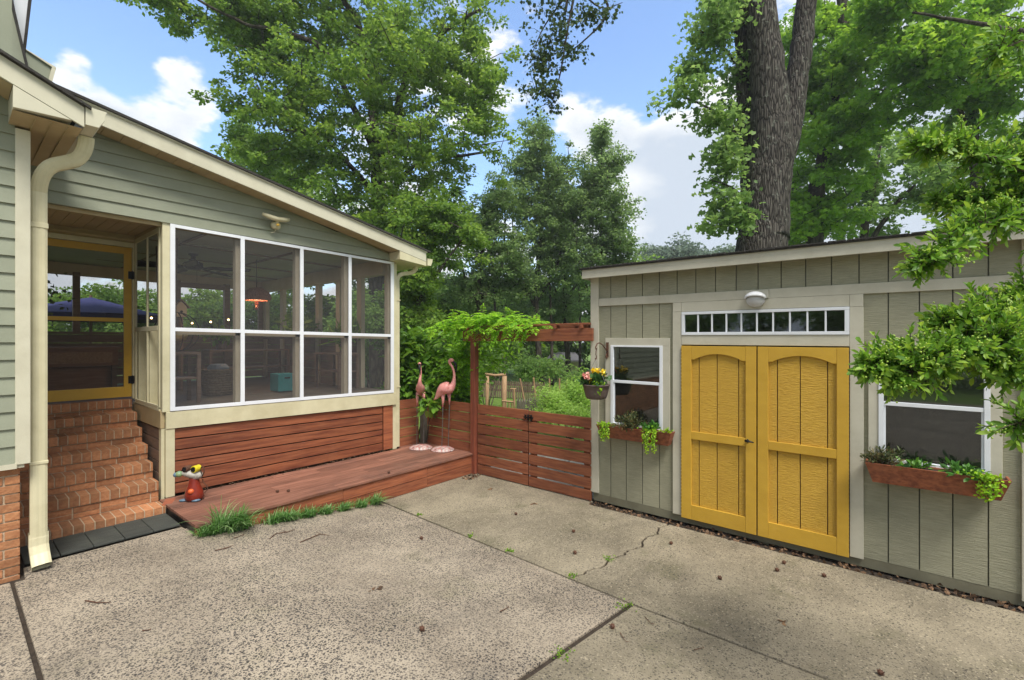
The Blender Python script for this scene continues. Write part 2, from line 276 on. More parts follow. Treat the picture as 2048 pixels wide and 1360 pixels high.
# ------------------------------------------------------------------ mesh helpers
class MB:
    def __init__(s): s.v = []; s.f = []; s.r = []; s.cur = .5; s.sm = []; s.smooth = False
    def rnd(s, v=None): s.cur = random.random() if v is None else v; return s
    def add(s, vs, fs):
        b = len(s.v); s.v += [tuple(p) for p in vs]; s.r += [s.cur] * len(vs)
        s.f += [tuple(b + i for i in q) for q in fs]; s.sm += [s.smooth] * len(fs); return s
    def box(s, x0, x1, y0, y1, z0, z1):
        return s.hexa([(x0, y0, z0), (x1, y0, z0), (x1, y1, z0), (x0, y1, z0), (x0, y0, z1), (x1, y0, z1), (x1, y1, z1), (x0, y1, z1)])
    def hexa(s, p): return s.add(p, [(0, 3, 2, 1), (4, 5, 6, 7), (0, 1, 5, 4), (1, 2, 6, 5), (2, 3, 7, 6), (3, 0, 4, 7)])
    def prism(s, poly, d):                      # polygon (3d pts) extruded by vector d
        n = len(poly); a = [Vector(p) for p in poly]; b = [p + Vector(d) for p in a]
        return s.add(a + b, [tuple(range(n)), tuple(range(2 * n - 1, n - 1, -1))] + [(i, i + n, (i + 1) % n + n, (i + 1) % n) for i in range(n)])
    def quad(s, a, b, c, d): return s.add([a, b, c, d], [(0, 1, 2, 3)])
    def tube(s, pts, rad, n=8, cap=True, flat=1.0):
        pts = [Vector(p) for p in pts]; m = len(pts)
        if not hasattr(rad, '__len__'): rad = [rad] * m
        vs = []; up = Vector((0, 0, 1)); prev = None
        for i, p in enumerate(pts):
            t = (pts[min(i + 1, m - 1)] - pts[max(i - 1, 0)]).normalized()
            if prev is None:
                a = t.cross(up)
                if a.length < .05: a = t.cross(Vector((1, 0, 0)))
            else: a = prev - t * prev.dot(t)
            a.normalize(); prev = a.copy(); b = t.cross(a)
            for k in range(n):
                an = 2 * math.pi * k / n; vs.append(p + (a * math.cos(an) + b * math.sin(an) * flat) * rad[i])
        fs = [(i * n + k, i * n + (k + 1) % n, (i + 1) * n + (k + 1) % n, (i + 1) * n + k) for i in range(m - 1) for k in range(n)]
        if cap: fs += [tuple(range(n - 1, -1, -1)), tuple((m - 1) * n + k for k in range(n))]
        return s.add(vs, fs)
    def lathe(s, c, prof, n=20, sx=1, sy=1, cap=True):   # prof: [(r,z)]
        vs = [(c[0] + r * math.cos(2 * math.pi * k / n) * sx, c[1] + r * math.sin(2 * math.pi * k / n) * sy, c[2] + z) for r, z in prof for k in range(n)]
        m = len(prof)
        fs = [(i * n + k, i * n + (k + 1) % n, (i + 1) * n + (k + 1) % n, (i + 1) * n + k) for i in range(m - 1) for k in range(n)]
        if cap: fs += [tuple(range(n - 1, -1, -1)), tuple((m - 1) * n + k for k in range(n))]
        return s.add(vs, fs)
    def ball(s, c, r, n=10, m=7, rz=None, rot=None):
        rx, ry, rzz = r if hasattr(r, '__len__') else (r, r, rz or r)
        vs = []; q = rot or Matrix.Identity(3)
        for j in range(m + 1):
            th = math.pi * j / m
            for k in range(n):
                ph = 2 * math.pi * k / n
                vs.append(Vector(c) + q @ Vector((rx * math.sin(th) * math.cos(ph), ry * math.sin(th) * math.sin(ph), rzz * math.cos(th))))
        fs = [(j * n + k, (j + 1) * n + k, (j + 1) * n + (k + 1) % n, j * n + (k + 1) % n) for j in range(m) for k in range(n)]
        return s.add(vs, fs)
    def build(s, name, m, parent=None, label=None, bevel=0, fn=None, smooth=False):
        root = parent
        while root is not None and root.parent: root = root.parent
        o = Vector(root.location) if root else Vector((0, 0, 0))
        vs = [(fn(p) if fn else p) for p in s.v]
        vs = [(p[0] - o.x, p[1] - o.y, p[2] - o.z) for p in vs]
        me = bpy.data.meshes.new(name); me.from_pydata(vs, [], s.f); me.update()
        a = me.attributes.new('rnd', 'FLOAT', 'POINT'); a.data.foreach_set('value', s.r)
        if smooth: me.polygons.foreach_set('use_smooth', [True] * len(s.f))
        elif any(s.sm): me.polygons.foreach_set('use_smooth', s.sm)
        me.materials.append(m)
        ob = bpy.data.objects.new(name, me); COL.objects.link(ob)
        if parent: ob.parent = parent
        if label: ob['label'] = label
        if bevel:
            b = ob.modifiers.new('b', 'BEVEL'); b.width = bevel; b.segments = 2; b.limit_method = 'ANGLE'; b.angle_limit = R(40)
        return ob
def thing(name, label, cat, loc, group=None, kind=None):
    o = bpy.data.objects.new(name, None); COL.objects.link(o); o.location = loc; o.empty_display_size = .2
    o['label'] = label; o['category'] = cat
    if group: o['group'] = group
    if kind: o['kind'] = kind
    return o
def tag(o, label, cat=None, group=None, kind=None):
    o['label'] = label
    if cat: o['category'] = cat
    if group: o['group'] = group
    if kind: o['kind'] = kind
    return o
def struct(mb, name, m, label=None, **k):
    o = mb.build(name, m, **k); o['kind'] = 'structure'
    if label: o['label'] = label
    return o
def rv(): return Vector((random.gauss(0, 1), random.gauss(0, 1), random.gauss(0, 1)))
# ---- leaves in numpy
def npmesh(name, V, Fc, rnd, mat, parent=None, smooth=False):
    root = parent
    while root is not None and root.parent: root = root.parent
    if root: V = V - np.array(root.location)
    me = bpy.data.meshes.new(name); k = Fc.shape[1]
    me.vertices.add(len(V)); me.vertices.foreach_set('co', V.astype(np.float32).ravel())
    me.loops.add(Fc.size); me.loops.foreach_set('vertex_index', Fc.astype(np.int32).ravel())
    me.polygons.add(len(Fc)); me.polygons.foreach_set('loop_start', np.arange(0, Fc.size, k, dtype=np.int32))
    me.update(calc_edges=True)
    a = me.attributes.new('rnd', 'FLOAT', 'POINT'); a.data.foreach_set('value', rnd.astype(np.float32))
    me.materials.append(mat); ob = bpy.data.objects.new(name, me); COL.objects.link(ob)
    if parent: ob.parent = parent
    return ob
SH = {  # outlines: u along the leaf, v across, w lift ; triangles/quads as index rows of 4
    'diamond': (np.array([(0, 0, 0), (.5, .36, .08), (1, 0, -.05), (.5, -.36, .08)]), np.array([(0, 1, 2, 3)])),
    'oval': (np.array([(0, 0, 0), (.3, .2, .05), (.7, .2, .03), (1, 0, -.1), (.7, -.2, .03), (.3, -.2, .05), (.5, 0, -.02)]),
             np.array([(0, 1, 6, 5), (1, 2, 3, 6), (6, 3, 4, 5)])),
    'blade': (np.array([(0, .05, 0), (0, -.05, 0), (.5, .045, .0), (.5, -.045, .0), (1, .008, -.12), (1, -.008, -.12)]), np.array([(0, 2, 3, 1), (2, 4, 5, 3)])),
}
SH['star'] = (np.array([(0, 0, 0), (.05, .5, -.06), (.38, .17, .04), (.72, .46, -.1), (1, 0, -.1), (.72, -.46, -.1), (.38, -.17, .04), (.05, -.5, -.06), (.2, 0, .03), (.6, 0, .03)]),
              np.array([(0, 1, 2, 8), (2, 3, 4, 9), (0, 8, 6, 7), (9, 4, 5, 6), (8, 2, 9, 6)]))
def leaves(P, axis, nrm, size, rnd, shape='diamond', width=1.0):
    """P (n,3) base points, axis (n,3) unit leaf direction, nrm (n,3) approx normal, size (n,)"""
    t, fc = SH[shape]; n = len(P)
    axis = axis / (np.linalg.norm(axis, axis=1, keepdims=True) + 1e-9)
    s = np.cross(nrm, axis); s /= (np.linalg.norm(s, axis=1, keepdims=True) + 1e-9)
    nn = np.cross(axis, s)
    V = P[:, None, :] + size[:, None, None] * (axis[:, None, :] * t[None, :, 0:1] + s[:, None, :] * t[None, :, 1:2] * width + nn[:, None, :] * t[None, :, 2:3])
    k = len(t); V = V.reshape(-1, 3)
    Fc = (fc[None] + (np.arange(n) * k)[:, None, None]).reshape(-1, fc.shape[1])
    return V, Fc, np.repeat(rnd, k)
def cluster_leaves(rg, cen, crad, per, size, shape, flat=.6, droop=.25, width=1.0, rnd0=None, tilt=.7):
    n = len(cen) * per
    c = np.repeat(cen, per, 0); cr = np.repeat(crad, per)
    d = rg.normal(size=(n, 3)); d /= np.linalg.norm(d, axis=1, keepdims=True)
    rr = rg.random(n) ** .55
    off = d * (rr * cr)[:, None]; off[:, 2] *= flat
    P = c + off
    ax = d * .8 + rg.normal(size=(n, 3)) * .6; ax[:, 2] = ax[:, 2] * .5 - droop
    nr = np.zeros((n, 3)); nr[:, 2] = 1; nr += rg.normal(size=(n, 3)) * tilt
    base = np.repeat(rnd0 if rnd0 is not None else rg.random(len(cen)), per)
    rn = np.clip(base * .55 + rg.random(n) * .45, 0, 1)
    return leaves(P, ax, nr, size * rg.uniform(.65, 1.25, n), rn, shape, width)
def limb_tubes(mb, pts, r0, r1, n=7, wob=.0, rg=None):
    pts = [Vector(p) for p in pts]
    # smooth by Catmull-Rom
    out = []
    for i in range(len(pts) - 1):
        p0 = pts[max(i - 1, 0)]; p1 = pts[i]; p2 = pts[i + 1]; p3 = pts[min(i + 2, len(pts) - 1)]
        for k in range(5):
            t = k / 5; out.append(.5 * ((2 * p1) + (p2 - p0) * t + (2 * p0 - 5 * p1 + 4 * p2 - p3) * t * t + (3 * p1 - p0 - 3 * p2 + p3) * t ** 3))
    out.append(pts[-1])
    if wob and rg is not None:
        for i in range(1, len(out) - 1): out[i] = out[i] + Vector(rg.normal(size=3)) * wob
    m = len(out); rads = [r0 + (r1 - r0) * (i / (m - 1)) for i in range(m)]
    mb.smooth = True; mb.tube(out, rads, n); mb.smooth = False
    return out, rads
def tree(name, label, cat, base, limbs, blobs, per, lsize, mat, barkm, seed, cr=.45, shape='diamond', group=None, twr=.012, sub=7, ncl=60, flat=.6, width=1., limb_n=8, droop=.25, tilt=.7):
    """limbs: list of ([pts], r0, r1); blobs: (px,py,rxpx,rypx,D,depth_m,weight)"""
    rg = np.random.default_rng(seed)
    t = thing(name, label, cat, base, group)
    mb = MB(); nodes = []
    for pts, r0, r1 in limbs:
        o, rr = limb_tubes(mb, pts, r0, r1, limb_n, wob=min(.012, r1 * .3), rg=rg); nodes += list(zip(o, rr))
    NP = np.array([p for p, _ in nodes])
    cen = []
    for (px, py, rx, ry, D, dd, wt) in blobs:
        c = np.array(at(px, py, D)); ax = rx * D / F; az = ry * D / F
        ns = max(1, int(sub * wt))
        for _ in range(ns):
            d = rg.normal(size=3); d /= np.linalg.norm(d); q = rg.random() ** .4 * .85
            sc = c + np.array(RT) * d[0] * ax * q + np.array(FW) * d[1] * dd * q + np.array(UP) * d[2] * az * q
            for _ in range(max(1, int(ncl * wt / ns))):
                e = rg.normal(size=3) * .30
                cen.append(sc + np.array(RT) * e[0] * ax + np.array(FW) * e[1] * dd + np.array(UP) * e[2] * az)
    cen = np.array(cen); crad = cr * rg.uniform(.6, 1.25, len(cen))
    # side branches: each cluster hangs on a twig from the nearest node of the skeleton built so far
    extra = NP.copy(); order = np.argsort([np.min(np.linalg.norm(NP - c, axis=1)) for c in cen])
    for i in order:
        c = cen[i]; dv = extra - c; dist = np.linalg.norm(dv, axis=1) + np.maximum(0, dv[:, 2]) * .6
        k = int(np.argmin(dist)); p = extra[k]; L_ = np.linalg.norm(c - p)
        if L_ < .05: continue
        mid = (p + c) / 2 + rg.normal(size=3) * L_ * .08; mid[2] += L_ * .10
        r0 = min(twr * (1 + L_ * .9), twr * 4)
        mb.smooth = True; mb.tube([p, mid, c], [r0, r0 * .65, r0 * .25], 4, cap=False); mb.smooth = False
        extra = np.vstack([extra, mid, c * .85 + mid * .15])
    mb.build('trunk', barkm, t)
    V, Fc, rn = cluster_leaves(rg, cen, crad, per, lsize, shape, flat, droop, width, tilt=tilt)
    npmesh('crown', V, Fc, rn, mat, t)
    return t
# ================================================================== SETTING
def g(x): return min(.22, max(0., .112 * (3.42 - x)))          # the drive falls from the house towards the shed
mb = MB(); xs = [-400, 1.45, 3.42, 400]; zs = [.22 - .03, .22 - .03, -.03, -.03]
for i in range(3):
    mb.quad((xs[i], -400, zs[i]), (xs[i + 1], -400, zs[i + 1]), (xs[i + 1], 600, zs[i + 1]), (xs[i], 600, zs[i]))
struct(mb, 'ground', M['lawn'])
mb = MB()
for x0, x1 in ((-8, 1.45), (1.45, 3.42), (3.42, 5.9)):
    mb.quad((x0, -8, g(x0) - .018), (x1, -8, g(x1) - .018), (x1, 6.2, g(x1) - .018), (x0, 6.2, g(x0) - .018))
struct(mb, 'soil', M['soil'])
def slab(name, poly, m):
    bm = bmesh.new(); vs = [bm.verts.new((x, y, 0)) for x, y in poly]; bm.faces.new(vs)
    for X in (1.45, 3.42):
        bmesh.ops.bisect_plane(bm, geom=bm.verts[:] + bm.edges[:] + bm.faces[:], plane_co=(X, 0, 0), plane_no=(1, 0, 0))
    r = bmesh.ops.extrude_face_region(bm, geom=bm.faces[:])
    top = [v for v in r['geom'] if isinstance(v, bmesh.types.BMVert)]
    for v in bm.verts: v.co.z = g(v.co.x) - .10
    for v in top: v.co.z = g(v.co.x)
    bmesh.ops.recalc_face_normals(bm, faces=bm.faces[:])
    me = bpy.data.meshes.new(name); bm.to_mesh(me); bm.free(); me.materials.append(m)
    o = bpy.data.objects.new(name, me); COL.objects.link(o); o['kind'] = 'structure'
    b = o.modifiers.new('b', 'BEVEL'); b.width = .008; b.segments = 2; b.limit_method = 'ANGLE'; b.angle_limit = R(50)
    return o
random.seed(5)
j1 = lambda y: 3.30 + (y - 1.55) * .052
slab('driveway', [(.345, 1.63), (j1(1.6) - .012, 1.575), (j1(5.2) - .012, 5.2), (1.47, 5.2), (1.46, 5.27), (.41, 5.27), (.40, 5.0), (.345, 5.0)], M['concA'])
slab('driveway', [(-8, -8), (.30, -8), (.325, 5.02), (-8, 5.02)], M['concA'])
slab('driveway', [(.35, -8), (3.2, -8), (j1(1.5) - .01, 1.535), (.345, 1.59)], M['concB'])
crack = [(3.345, 2.14), (3.42, 2.10), (3.55, 2.085), (3.72, 2.02), (3.90, 2.045), (4.02, 1.98), (4.16, 2.0), (4.30, 1.93), (4.52, 1.985), (4.70, 1.93), (4.88, 1.975), (5.02, 1.94)]
crack = [Vector((x, y)) for x, y in crack]
cr2 = []
for a, b in zip(crack, crack[1:]):
    for k in range(4): cr2.append(a.lerp(b, k / 4) + Vector((0, random.uniform(-.012, .012))))
cr2.append(crack[-1])
slab('driveway', [(j1(p_) + .012, p_) for p_ in (5.9,)] + [(j1(2.2) + .012, 2.2)] + [(p.x, p.y + .010) for p in cr2] + [(5.02, 2.94), (5.16, 2.94), (5.16, 5.9)], M['concB'])
slab('driveway', [(p.x, p.y - .010) for p in cr2] + [(5.02, -8), (3.22, -8), (j1(1.56) + .012, 1.56), (j1(2.0) + .012, 2.0)], M['concB'])
mb = MB(); random.seed(9)
for i in range(4):
    for j in range(6):
        mb.rnd(); x = 5.22 + i * .42; y = 1.9 + j * .52 + (i % 2) * .26
        if y + .5 > 6.0: continue
        mb.box(x, x + .40, max(y, 2.98), y + .50, -.05, .002 + random.uniform(-.004, .004)) if y + .5 > 3.1 else None
struct(mb, 'path', M['paver'], bevel=.006)
# ================================================================== HOUSE
house = thing('house', 'sage green clapboard house with a screened porch, cream trim and brick steps', 'house', (.4, 5.07, .22))
def tilt(p):                                   # the old porch sags a little towards its far corner
    return (p[0], p[1], p[2] - .0145 * max(0, p[0] - 1.53)) if p[2] > .6 else p
SL = -.1952
def clap(mb, axis, plane, a0, a1, z0, z1, sp, top=None, sgn=-1):
    """lapped boards on plane; axis 'x' boards run along X facing -Y, axis 'y' along Y facing +X; top(a): sloped upper limit"""
    z = z0
    while z < z1:
        zt = min(z + sp + .012, z1 + .02)
        mb.rnd()
        x0, x1 = a0, a1
        if top:                                # boards end where the slope cuts them
            if top(x1) < z: x1 = min(x1, a0 + (a1 - a0) * (top(a0) - z) / (top(a0) - top(a1)))
            if x1 - x0 < .02: z += sp; continue
        zr = min(zt, top(x1)) if top else zt
        # split so the top follows the slope
        if top and top(x1) < zt and top(x0) > zt:
            xm = x0 + (x1 - x0) * (top(x0) - zt) / max(1e-6, (top(x0) - top(x1)))
            segs = [(x0, xm, zt, zt), (xm, x1, zt, max(z + .001, top(x1)))]
        elif top and top(x1) < zt: segs = [(x0, x1, min(zt, top(x0)), max(z + .001, top(x1)))]
        else: segs = [(x0, x1, zt, zt)]
        for (p, q, tp, tq) in segs:
            if q - p < 1e-4: continue
            f0, f1 = .021, .004                # face proud of the wall at bottom / top
            if axis == 'x':
                mb.hexa([(p, plane - f0, z), (q, plane - f0, z), (q, plane + .03, z), (p, plane + .03, z),
                         (p, plane - f1, tp), (q, plane - f1, tq), (q, plane + .03, tq), (p, plane + .03, tp)])
            else:
                mb.hexa([(plane + f0, p, z), (plane + f0, q, z), (plane - .03, q, z), (plane - .03, p, z),
                         (plane + f1, p, tp), (plane + f1, q, tq), (plane - .03, q, tq), (plane - .03, p, tp)])
        z += sp
mb = MB(); random.seed(2)
clap(mb, 'x', 5.07, -3.2, .352, 1.078, 3.90, .128, top=lambda x: 3.82 - .457 * (x - .277) + .02)
clap(mb, 'y', .40, 5.14, 7.2, 1.078, 3.56, .128)
mb.box(-3.2, .34, 5.12, 5.16, 1.0, 5.3)
mb.build('siding_wall', M['siding'], house)
mb = MB(); mb.box(.352, .432, 5.046, 5.07, 1.066, 3.562); mb.box(.405, .432, 5.07, 5.14, 1.066, 3.562)
mb.build('corner_board', M['cream'], house, bevel=.003)
mb = MB(); mb.box(-3.2, .36, 5.04, 5.069, 1.04, 1.077); mb.box(.36, .40, 5.06, 7.2, 1.04, 1.077); mb.build('water_table', M['cream'], house)
# foundation in single bricks
def bricks_x(mb, x0, x1, y0, z0, nz, L_=.20, h=.057, j=.0107, dep=.05, stag=True):
    for r in range(nz):
        x = x0 - (L_ / 2 if (r % 2 and stag) else 0); z = z0 + r * (h + j)
        while x < x1 - .005:
            a, b = max(x, x0), min(x + L_, x1)
            if b - a > .02:
                mb.rnd(); e = random.uniform(-.0025, .0025); mb.box(a, b - j if b < x1 else b, y0 + e, y0 + dep, z, z + h)
            x += L_ + 0.0001
def bricks_y(mb, y0, y1, x0, z0, nz, L_=.20, h=.057, j=.0107, dep=.05):
    for r in range(nz):
        y = y0 - (L_ / 2 if r % 2 else 0); z = z0 + r * (h + j)
        while y < y1 - .005:
            a, b = max(y, y0), min(y + L_, y1)
            if b - a > .02:
                mb.rnd(); e = random.uniform(-.0025, .0025); mb.box(x0 - dep, x0 + e, a, b - j, z, z + h)
            y += L_ + .0001
mb = MB(); bricks_x(mb, -3.2, .38, 5.09, .175, 13); bricks_y(mb, 5.145, 7.0, .38, .175, 13)
fo = mb.build('brick_foundation', M['brick'], house, bevel=.003)
mb = MB(); mb.box(-3.2, .372, 5.098, 5.3, .1, 1.045); mb.box(.1, .372, 5.3, 7.2, .1, 1.045); mb.build('mortar_bed', M['mortar'], fo)
# main roof end: rake, cornice return, soffit, gutter
def rk(x, off=0): return 3.776 - .457 * (x - .257) + off
mb = MB()
mb.prism([(-3.2, 4.70, rk(-3.2)), (.619, 4.70, 3.61), (.685, 4.70, 3.58), (.685, 4.70, rk(.685, .148)), (-3.2, 4.70, rk(-3.2, .148))], (0, .022, 0))
mb.build('rake_board', M['cream'], house, bevel=.002)
mb = MB(); mb.prism([(.318, 4.703, 3.592), (.619, 4.703, 3.608), (.318, 4.703, rk(.318, -.003))], (0, .5, 0)); mb.build('cornice_return', M['cream'], house, bevel=.002)
mb = MB(); mb.prism([(-3.2, 4.74, rk(-3.2) + .004), (.317, 4.74, rk(.317) + .004), (.317, 5.06, rk(.317) + .004), (-3.2, 5.06, rk(-3.2) + .004)], (0, 0, .02)); 
mb.quad((.318, 4.74, 3.585), (.68, 4.74, 3.58), (.68, 6.03, 3.565), (.318, 6.03, 3.565))
for i in range(3): mb.box(.43 + i * .085, .432 + i * .085, 4.76, 6.03, 3.562, 3.575)
mb.build('soffit', M['tan'], house)
mb = MB()
prof = [(.69, 3.60), (.765, 3.60), (.80, 3.665), (.805, 3.71), (.812, 3.725), (.812, 3.735), (.69, 3.735)]
mb.prism([(x, 4.69, z) for x, z in prof], (0, 1.06, 0)); mb.build('gutter', M['cream'], house, bevel=.002)
mb = MB()
for a, b, o in ((-3.2, .72, 0),):
    mb.prism([(a, 4.665, rk(a, .152)), (b, 4.665, rk(b, .152)), (b, 4.665, rk(b, .172)), (a, 4.665, rk(a, .172))], (0, 1.3, 0))
def rt(x, off=0): return 4.006 + SL * (x - .972) + off          # porch rake, lower edge
for i, (a, b) in enumerate(((-.6, 4.95),)):
    mb.prism([(a, 5.75, rt(a, .162)), (b, 5.75, rt(b, .162)), (b, 5.75, rt(b, .186)), (a, 5.75, rt(a, .186))], (0, 5.3, 0))
mb.build('roof', M['shingle'], house)
mb = MB(); mb.prism([(-.6, 5.78, rt(-.6)), (4.885, 5.78, rt(4.885)), (4.885, 5.78, rt(4.885, .142)), (-.6, 5.78, rt(-.6, .142))], (0, .022, 0))
mb.prism([(-.6, 5.77, rt(-.6, .142)), (4.90, 5.77, rt(4.9, .142)), (4.90, 5.77, rt(4.90, .161)), (-.6, 5.77, rt(-.6, .161))], (0, .05, 0))
mb.build('rake_board', M['cream'], house, bevel=.002)
mb = MB(); mb.prism([(4.38, 5.783, 3.215), (4.886, 5.783, 3.175), (4.886, 5.783, rt(4.886, -.002)), (4.38, 5.783, rt(4.38, -.002))], (0, 5.0, 0)); mb.build('cornice_return', M['cream2'], house, bevel=.002)
mb = MB()
n = 26
for i in range(n):
    a = .55 + i * (4.39 - .55) / n; b = a + (4.39 - .55) / n - .004
    mb.rnd(); mb.prism([(a, 5.802, rt(a, .006)), (b, 5.802, rt(b, .006)), (b, 6.04, rt(b, .006)), (a, 6.04, rt(a, .006))], (0, 0, .012))
mb.prism([(.5, 5.802, rt(.5, .02)), (4.39, 5.802, rt(4.39, .02)), (4.39, 6.04, rt(4.39, .02)), (.5, 6.04, rt(.5, .02))], (0, 0, .012))
mb.build('soffit', M['tan'], house)
mb = MB(); mb.prism([(4.93, 5.80, 3.19), (5.0, 5.80, 3.19), (5.03, 5.80, 3.26), (5.035, 5.80, 3.30), (4.93, 5.80, 3.30)], (0, 5, 0)); mb.build('gutter', M['cream2'], house, bevel=.002)
# porch gable wall
mb = MB(); random.seed(3)
clap(mb, 'x', 6.05, .43, 4.50, 3.257, 4.1, .1185, top=lambda x: rt(x, .012))
mb.build('porch_gable_wall', M['siding'], house, fn=lambda p: (p[0], p[1], p[2] - .0125 * max(0, p[0] - 1.53) * (1 if p[2] < 3.5 else 0)))
mb = MB(); mb.box(.43, 4.46, 6.085, 6.12, 3.22, 3.5); mb.build('header_beam', M['tan'], house, fn=tilt)
# downspouts
def spout(pts, wx, wy, name='downspout', lower=None, m='cream2'):
    mb = MB(); pts = [Vector(p) for p in pts]; nr = 20
    # rounded rectangle with shallow ribs swept along a path
    sec = []
    for i in range(nr):
        an = 2 * math.pi * i / nr; cx, cy = math.cos(an), math.sin(an)
        k = 1 / max(abs(cx), abs(cy)); k = min(k, 1.22); rib = 1 - .05 * (i % 2)
        sec.append((cx * k * wx / 2 * rib, cy * k * wy / 2 * rib))
    vs = []
    for i, p in enumerate(pts):
        t = (pts[min(i + 1, len(pts) - 1)] - pts[max(i - 1, 0)]).normalized()
        a = Vector((0, 1, 0)); b = t.cross(a).normalized(); a = b.cross(t).normalized()
        vs += [p + b * u + a * v for u, v in sec]
    fs = [(i * nr + k, i * nr + (k + 1) % nr, (i + 1) * nr + (k + 1) % nr, (i + 1) * nr + k) for i in range(len(pts) - 1) for k in range(nr)]
    mb.add(vs, fs); return mb
def arc(p0, p1, p2, n=7):
    p0, p1, p2 = map(Vector, (p0, p1, p2)); return [(1 - t) ** 2 * p0 + 2 * t * (1 - t) * p1 + t * t * p2 for t in [i / n for i in range(n + 1)]]
path = arc((.735, 4.98, 3.60), (.735, 5.00, 3.44), (.66, 5.03, 3.40)) + arc((.60, 5.06, 3.37), (.485, 5.10, 3.33), (.485, 5.17, 3.14)) + [Vector((.485, 5.17, z)) for z in (3.0, 2.9, 1.5, .45)]
mb = spout(path, .098, .075)
ds = mb.build('downspout', M['cream2'], house)
[MB().box(.432, .538, 5.128, 5.212, a, b).build('strap', M['cream2'], ds, bevel=.004) for a, b in ((2.86, 2.90), (1.03, 1.055))]
mb = spout([(.485, 5.17, .50), (.485, 5.17, .47), (.485, 5.168, .46), (.485, 5.165, .40), (.49, 5.14, .33), (.495, 5.08, .255)], .112, .088)
mb.build('downspout_boot', M['cream2'], ds)
mb = MB(); mb.quad((.443, 5.085, .262), (.547, 5.085, .262), (.54, 5.17, .232), (.45, 5.17, .232)); mb.build('boot_opening', M['black'], ds)
path = arc((4.86, 5.98, 3.19), (4.86, 6.02, 3.09), (4.76, 6.06, 3.07)) + arc((4.70, 6.08, 3.06), (4.565, 6.10, 3.04), (4.565, 6.10, 2.93)) + [Vector((4.57, 6.10, z)) for z in (2.7, 1.5, .33)]
mb = spout(path, .062, .05); d2 = mb.build('downspout', M['cream2'], house)
[MB().box(4.533, 4.607, 6.068, 6.13, a, b).build('strap', M['cream2'], d2) for a, b in ((2.62, 2.64), (1.26, 1.28))]
# upper storey seen over the eave: steep rake, return and gutter end
Yd = 6.6
def dp(x, y, Y=Yd):
    d = ray(x, y); t = Y / d.y; return Vector((d.x * t, Y, H + d.z * t))
mb = MB(); mb.prism([dp(-160, -480), dp(-95, -480), dp(57, 150), dp(40, 158), dp(-40, 158)], (0, .4, 0)); up = mb.build('upper_gable_wall', M['siding'], house)
mb = MB(); mb.prism([dp(-96, -482, 6.57), dp(-88, -482, 6.57), dp(61, 150, 6.57), dp(57, 152, 6.57)], (0, .3, 0)); mb.build('rake_edge', M['shingle'], up)
mb = MB(); mb.prism([dp(-60, -480, 6.75), dp(-20, -480, 6.75), dp(58, -20, 6.75), dp(50, 92, 6.75), dp(48, 130, 6.75), dp(38, 60, 6.75)], (0, .25, 0)); mb.build('upper_gutter', M['white'], up)
mb = MB(); mb.prism([dp(66, -20, 6.7), dp(59, -20, 6.7), dp(46, 100, 6.7), dp(52, 100, 6.7)], (0, .3, 0)); mb.build('gutter_lip', M['shingle'], up)
mb = MB(); mb.prism([dp(52, 100, 6.62), dp(104, 134, 6.62), dp(93, 175, 6.62), dp(50, 165, 6.62)], (0, .35, 0)); mb.build('cornice_return', M['siding'], up)
mb = MB(); mb.prism([dp(104, 134, 6.60), dp(112, 138, 6.60), dp(100, 180, 6.60), dp(92, 178, 6.60)], (0, .4, 0)); mb.prism([dp(51, 97, 6.6), dp(53, 100, 6.6), dp(112, 139, 6.6), dp(112, 134, 6.6)], (0, .4, 0)); mb.build('gutter_end', M['cream'], up)
# ------------------------------------------------------------------ brick steps
st = MB(); mo = MB(); random.seed(11)
X0, X1 = .40, 1.47
treads = [(6.02, .51), (6.23, .675), (6.43, .84), (6.66, 1.0), (6.87, 1.155), (7.10, 1.29)]
def row_lock(y, ztop, dep, w=.0745, h=.092, z0=None):
    x = X0; k = 0
    while x < X1 - .01:
        b = min(x + w, X1); st.rnd(); e = random.uniform(-.0015, .0015)
        st.box(x, b - .0085, y + e, y + dep, ztop - h, ztop + random.uniform(-.001, .001)); x += w
mo.box(X0, X1 - .004, 5.79, 7.2, .05, .297)
row_lock(5.785, .30, .25, h=.075)
prevz = .30
bricks_x(st, X0, X1 - .006, 6.034, .303, 1, h=.042)
for i, (y, z) in enumerate(treads):
    nxt = treads[i + 1][0] if i < 5 else 7.2
    row_lock(y, z, nxt - y + .03)
    bricks_x(st, X0, X1 - .006, y + .014, z - .092 - .011 - .057, 1, stag=bool(i % 2)); mo.box(X0, X1 - .008, y + .020 if False else y + .0195, 7.2, .2, z - .003); mo.box(X0, X1 - .008, y + .005, nxt, z - .091, z - .0035)
steps = st.build('brick_steps', M['brick'], house, bevel=.003)
mo.build('mortar_joints', M['mortar'], steps)
# ------------------------------------------------------------------ porch frame
fn = tilt
mb = MB(); mb.box(1.53, 4.50, 6.035, 6.075, 1.045, 1.225); mb.build('band_board', M['cream2'], house, bevel=.003, fn=fn)
mb = MB(); mb.hexa([(1.49, 6.076, 1.05), (1.528, 6.076, 1.05), (1.528, 7.2, 1.05), (1.49, 7.2, 1.05), (1.49, 6.076, 1.235), (1.528, 6.076, 1.235), (1.528, 7.2, 1.25), (1.49, 7.2, 1.25)]); mb.build('band_board', M['tan'], house, bevel=.003)
mb = MB(); mb.box(1.53, 1.612, 6.045, 6.12, .31, 1.043); mb.box(1.497, 1.528, 6.08, 6.16, .29, 1.048); mb.build('corner_post', M['cream2'], house, bevel=.003)
mb = MB(); mb.box(1.50, 1.566, 6.045, 6.12, 1.226, 3.255); mb.build('corner_post', M['cream2'], house, bevel=.003)
mb = MB(); mb.box(4.455, 4.53, 6.06, 6.14, .31, 3.24); mb.build('corner_post', M['cream2'], house, bevel=.003, fn=fn)
